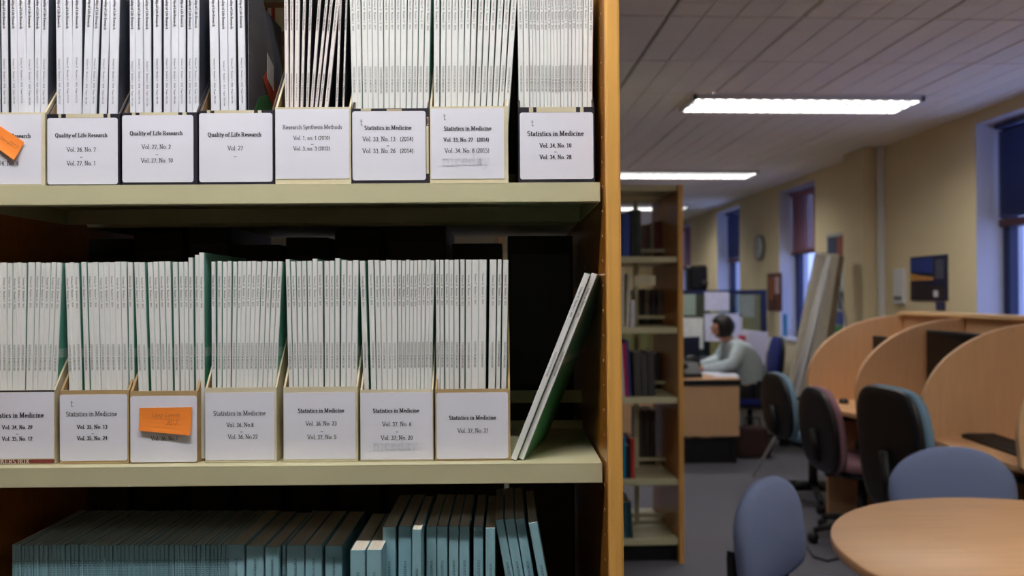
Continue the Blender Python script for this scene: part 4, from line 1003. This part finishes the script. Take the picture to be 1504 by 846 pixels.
def leg(pts, r=.011, name='leg'):
    MB().tube(pts, r, 8).build(name, alu, t)
leg([atY(1219, 376, 5.70), atY(1168, 590, 5.68), atZ(1106, 700, .01)]); leg([atY(1218, 400, 5.80), atY(1182, 545, 5.78)], .008, 'stay_bar')
leg([atY(1222, 378, 6.3), atY(1242, 470, 6.0), (2.83, 5.9, 0.0)]); leg([atY(1215, 376, 5.74), atY(1160, 596, 5.70)], .012, 'board_edge')
MB().tube([atY(1200, 374, 5.74), atY(1236, 378, 6.2)], .016, 8).build('hinge_bar', alu, t)
slab([(1165, 592), (1190, 592), (1184, 648), (1160, 648)], [5.85, 6.1, 6.1, 5.85], 'paper_pad', mat('pad_grey', (170, 170, 172), .8), .012)

# ------------------------------------------------------------------ things on the right wall
def wallrect(l, r, t_, b_, name, mt, label, cat, th=.012, group=None):
    p = atX(l, t_, WX - th); q = atX(r, t_, WX - th); z1 = p.z; z0 = atX(l, b_, WX - th).z
    t = thing(name, label, cat, T(WX, q.y, z0), group)
    return t, p.y - q.y, z1 - z0, th
t, w_, h_, th = wallrect(1337, 1390, 378, 441, 'poster', None, 'dark blue poster with a glowing orange horizon on the cream wall', 'poster')
MB().box(-th, -.001, 0, w_, 0, h_).build('backing', col('poster_navy', (24, 30, 62), .35), t)
MB().prism([(w_ * .35, h_ * .45), (w_, h_ * .45), (w_, h_ * .62), (w_ * .7, h_ * .56), (w_ * .35, h_ * .52)], .001, 'x', -th - .0012).build('orange_glow', col('sunset', (196, 140, 70), .35), t)
MB().prism([(w_ * .35, h_ * .62), (w_, h_ * .66), (w_, h_ * .95), (w_ * .35, h_ * .95)], .001, 'x', -th - .0012).build('blue_sky_print', col('poster_blue', (40, 62, 140), .35), t)
MB().prism([(0.02, h_ * .05), (w_ - .02, h_ * .05), (w_ - .02, h_ * .42), (0.02, h_ * .3)], .001, 'x', -th - .0012).build('dark_ground_print', col('poster_dark', (52, 40, 44), .35), t)
m = MB()
for k in range(7): m.box(-th - .0016, -th - .0006, .03, .03 + w_ * .22, h_ * (.86 - .06 * k), h_ * (.875 - .06 * k))
m.build('text_lines', col('poster_text', (150, 150, 170)), t)
MB().box(-th - .0016, -th - .0006, w_ * .22, w_ * .34, h_ * .08, h_ * .22).build('white_badge', white_p, t)
t, w_, h_, th = wallrect(1374, 1386, 443, 455, 'wall_tag', None, 'small dark tag hanging just below the blue poster', 'sign')
MB().box(-th, -.001, 0, w_, 0, h_).build('plate', col('tag_navy', (60, 60, 90)), t)
t, w_, h_, th = wallrect(1311, 1326, 395, 447, 'wall_dispenser', None, 'slim white box fixed on the wall beside the pilaster', 'wall box', .028)
MB().box(-th, 0, 0, w_, 0, h_).build('housing', white_p, t, bevel=.008); MB().box(-th - .002, -th, .02, w_ - .02, .03, .06).build('slot', col('slot_grey', (120, 120, 120)), t)
t, w_, h_, th = wallrect(1127, 1147, 402, 456, 'framed_picture', None, 'narrow red-brown picture on the wall past the window', 'picture')
MB().box(-th, -.001, 0, w_, 0, h_).build('frame', col('picture_brown', (92, 52, 42)), t)
MB().box(-th - .001, -th, .04, w_ * .45, h_ * .45, h_ * .9).build('pale_print', col('picture_pink', (190, 160, 160)), t)
MB().box(-th - .001, -th, w_ * .55, w_ * .9, h_ * .3, h_ * .9).build('rust_print', col('picture_rust', (150, 84, 60)), t)
t, w_, h_, th = wallrect(1214, 1249, 345, 500, 'notice_board', None, 'notice board crowded with sheets between window and pilaster', 'notice board')
MB().box(-th, -.001, 0, w_, 0, h_).build('board_panel', col('board_bg', (176, 184, 180)), t)
for i, (a0, a1, c0, c1, rgb) in enumerate(((.55, .95, .74, .97, (60, 70, 100)), (.3, .54, .76, .97, (150, 84, 66)), (.04, .28, .88, .97, (186, 90, 110)), (.05, .5, .5, .74, (206, 214, 216)), (.55, .95, .42, .7, (190, 200, 196)),
                                          (.1, .5, .3, .46, (70, 84, 100)), (.2, .9, .16, .28, (70, 80, 150)), (.2, .9, .04, .15, (70, 130, 80)))):
    MB().box(-th - .002, -th, w_ * a0, w_ * a1, h_ * c0, h_ * c1).build('pinned_notice', col('notice_%d' % i, rgb), t)
p = atX(1115, 364, WX - .02)
t = thing('wall_clock', 'round pale wall clock high between two windows', 'clock', T(WX - .002, p.y, p.z) @ RY(-PI / 2))
MB().lathe([(.14, 0), (.14, .03), (.125, .034), (.125, .026)], 32).build('clock_rim', col('clock_grey', (130, 130, 125)), t)
MB().lathe([(.124, .02), (.124, .027)], 32).build('clock_face', mat('clock_white', (205, 208, 205), .5), t)
MB().box(-.004, .09, -.004, .004, .028, .031).build('hand', blackp, t); MB().box(-.004, .004, -.004, .06, .028, .031).build('hand', blackp, t)
# window-sill things
p = atX(1166, 485, WX + .02)
t = thing('leaflet_holder', 'bright blue leaflet holder standing on the window sill', 'holder', T(WX + .03, 7.9, ZS + .02))
MB().box(-.04, .04, -.05, .05, 0, .02).build('foot', white_p, t); MB().box(-.035, -.025, -.05, .05, .02, .24).build('leaflet', col('leaflet_blue', (70, 150, 210)), t)
t = thing('sill_box', 'low white box on the sill below the leaflets', 'box', T(WX - .06, 8.35, 0))
MB().box(-.25, .05, -.35, .3, 0, .80).build('cupboard_body', col('sill_grey', (150, 150, 146)), t, bevel=.004)
MB().box(-.2, .02, -.28, .1, .80, .93).build('carton', white_p, t, bevel=.004)
# cable on the carpet
P = [atZ(x_, y_, .006) for x_, y_ in ((1183, 800), (1195, 818), (1215, 824), (1238, 818), (1262, 800), (1300, 790))]
tag(MB().tube(P, .005, 6).build('floor_cable', blackp), 'thin black cable lying on the carpet below the round table', 'cable')
bpy.context.view_layer.update()
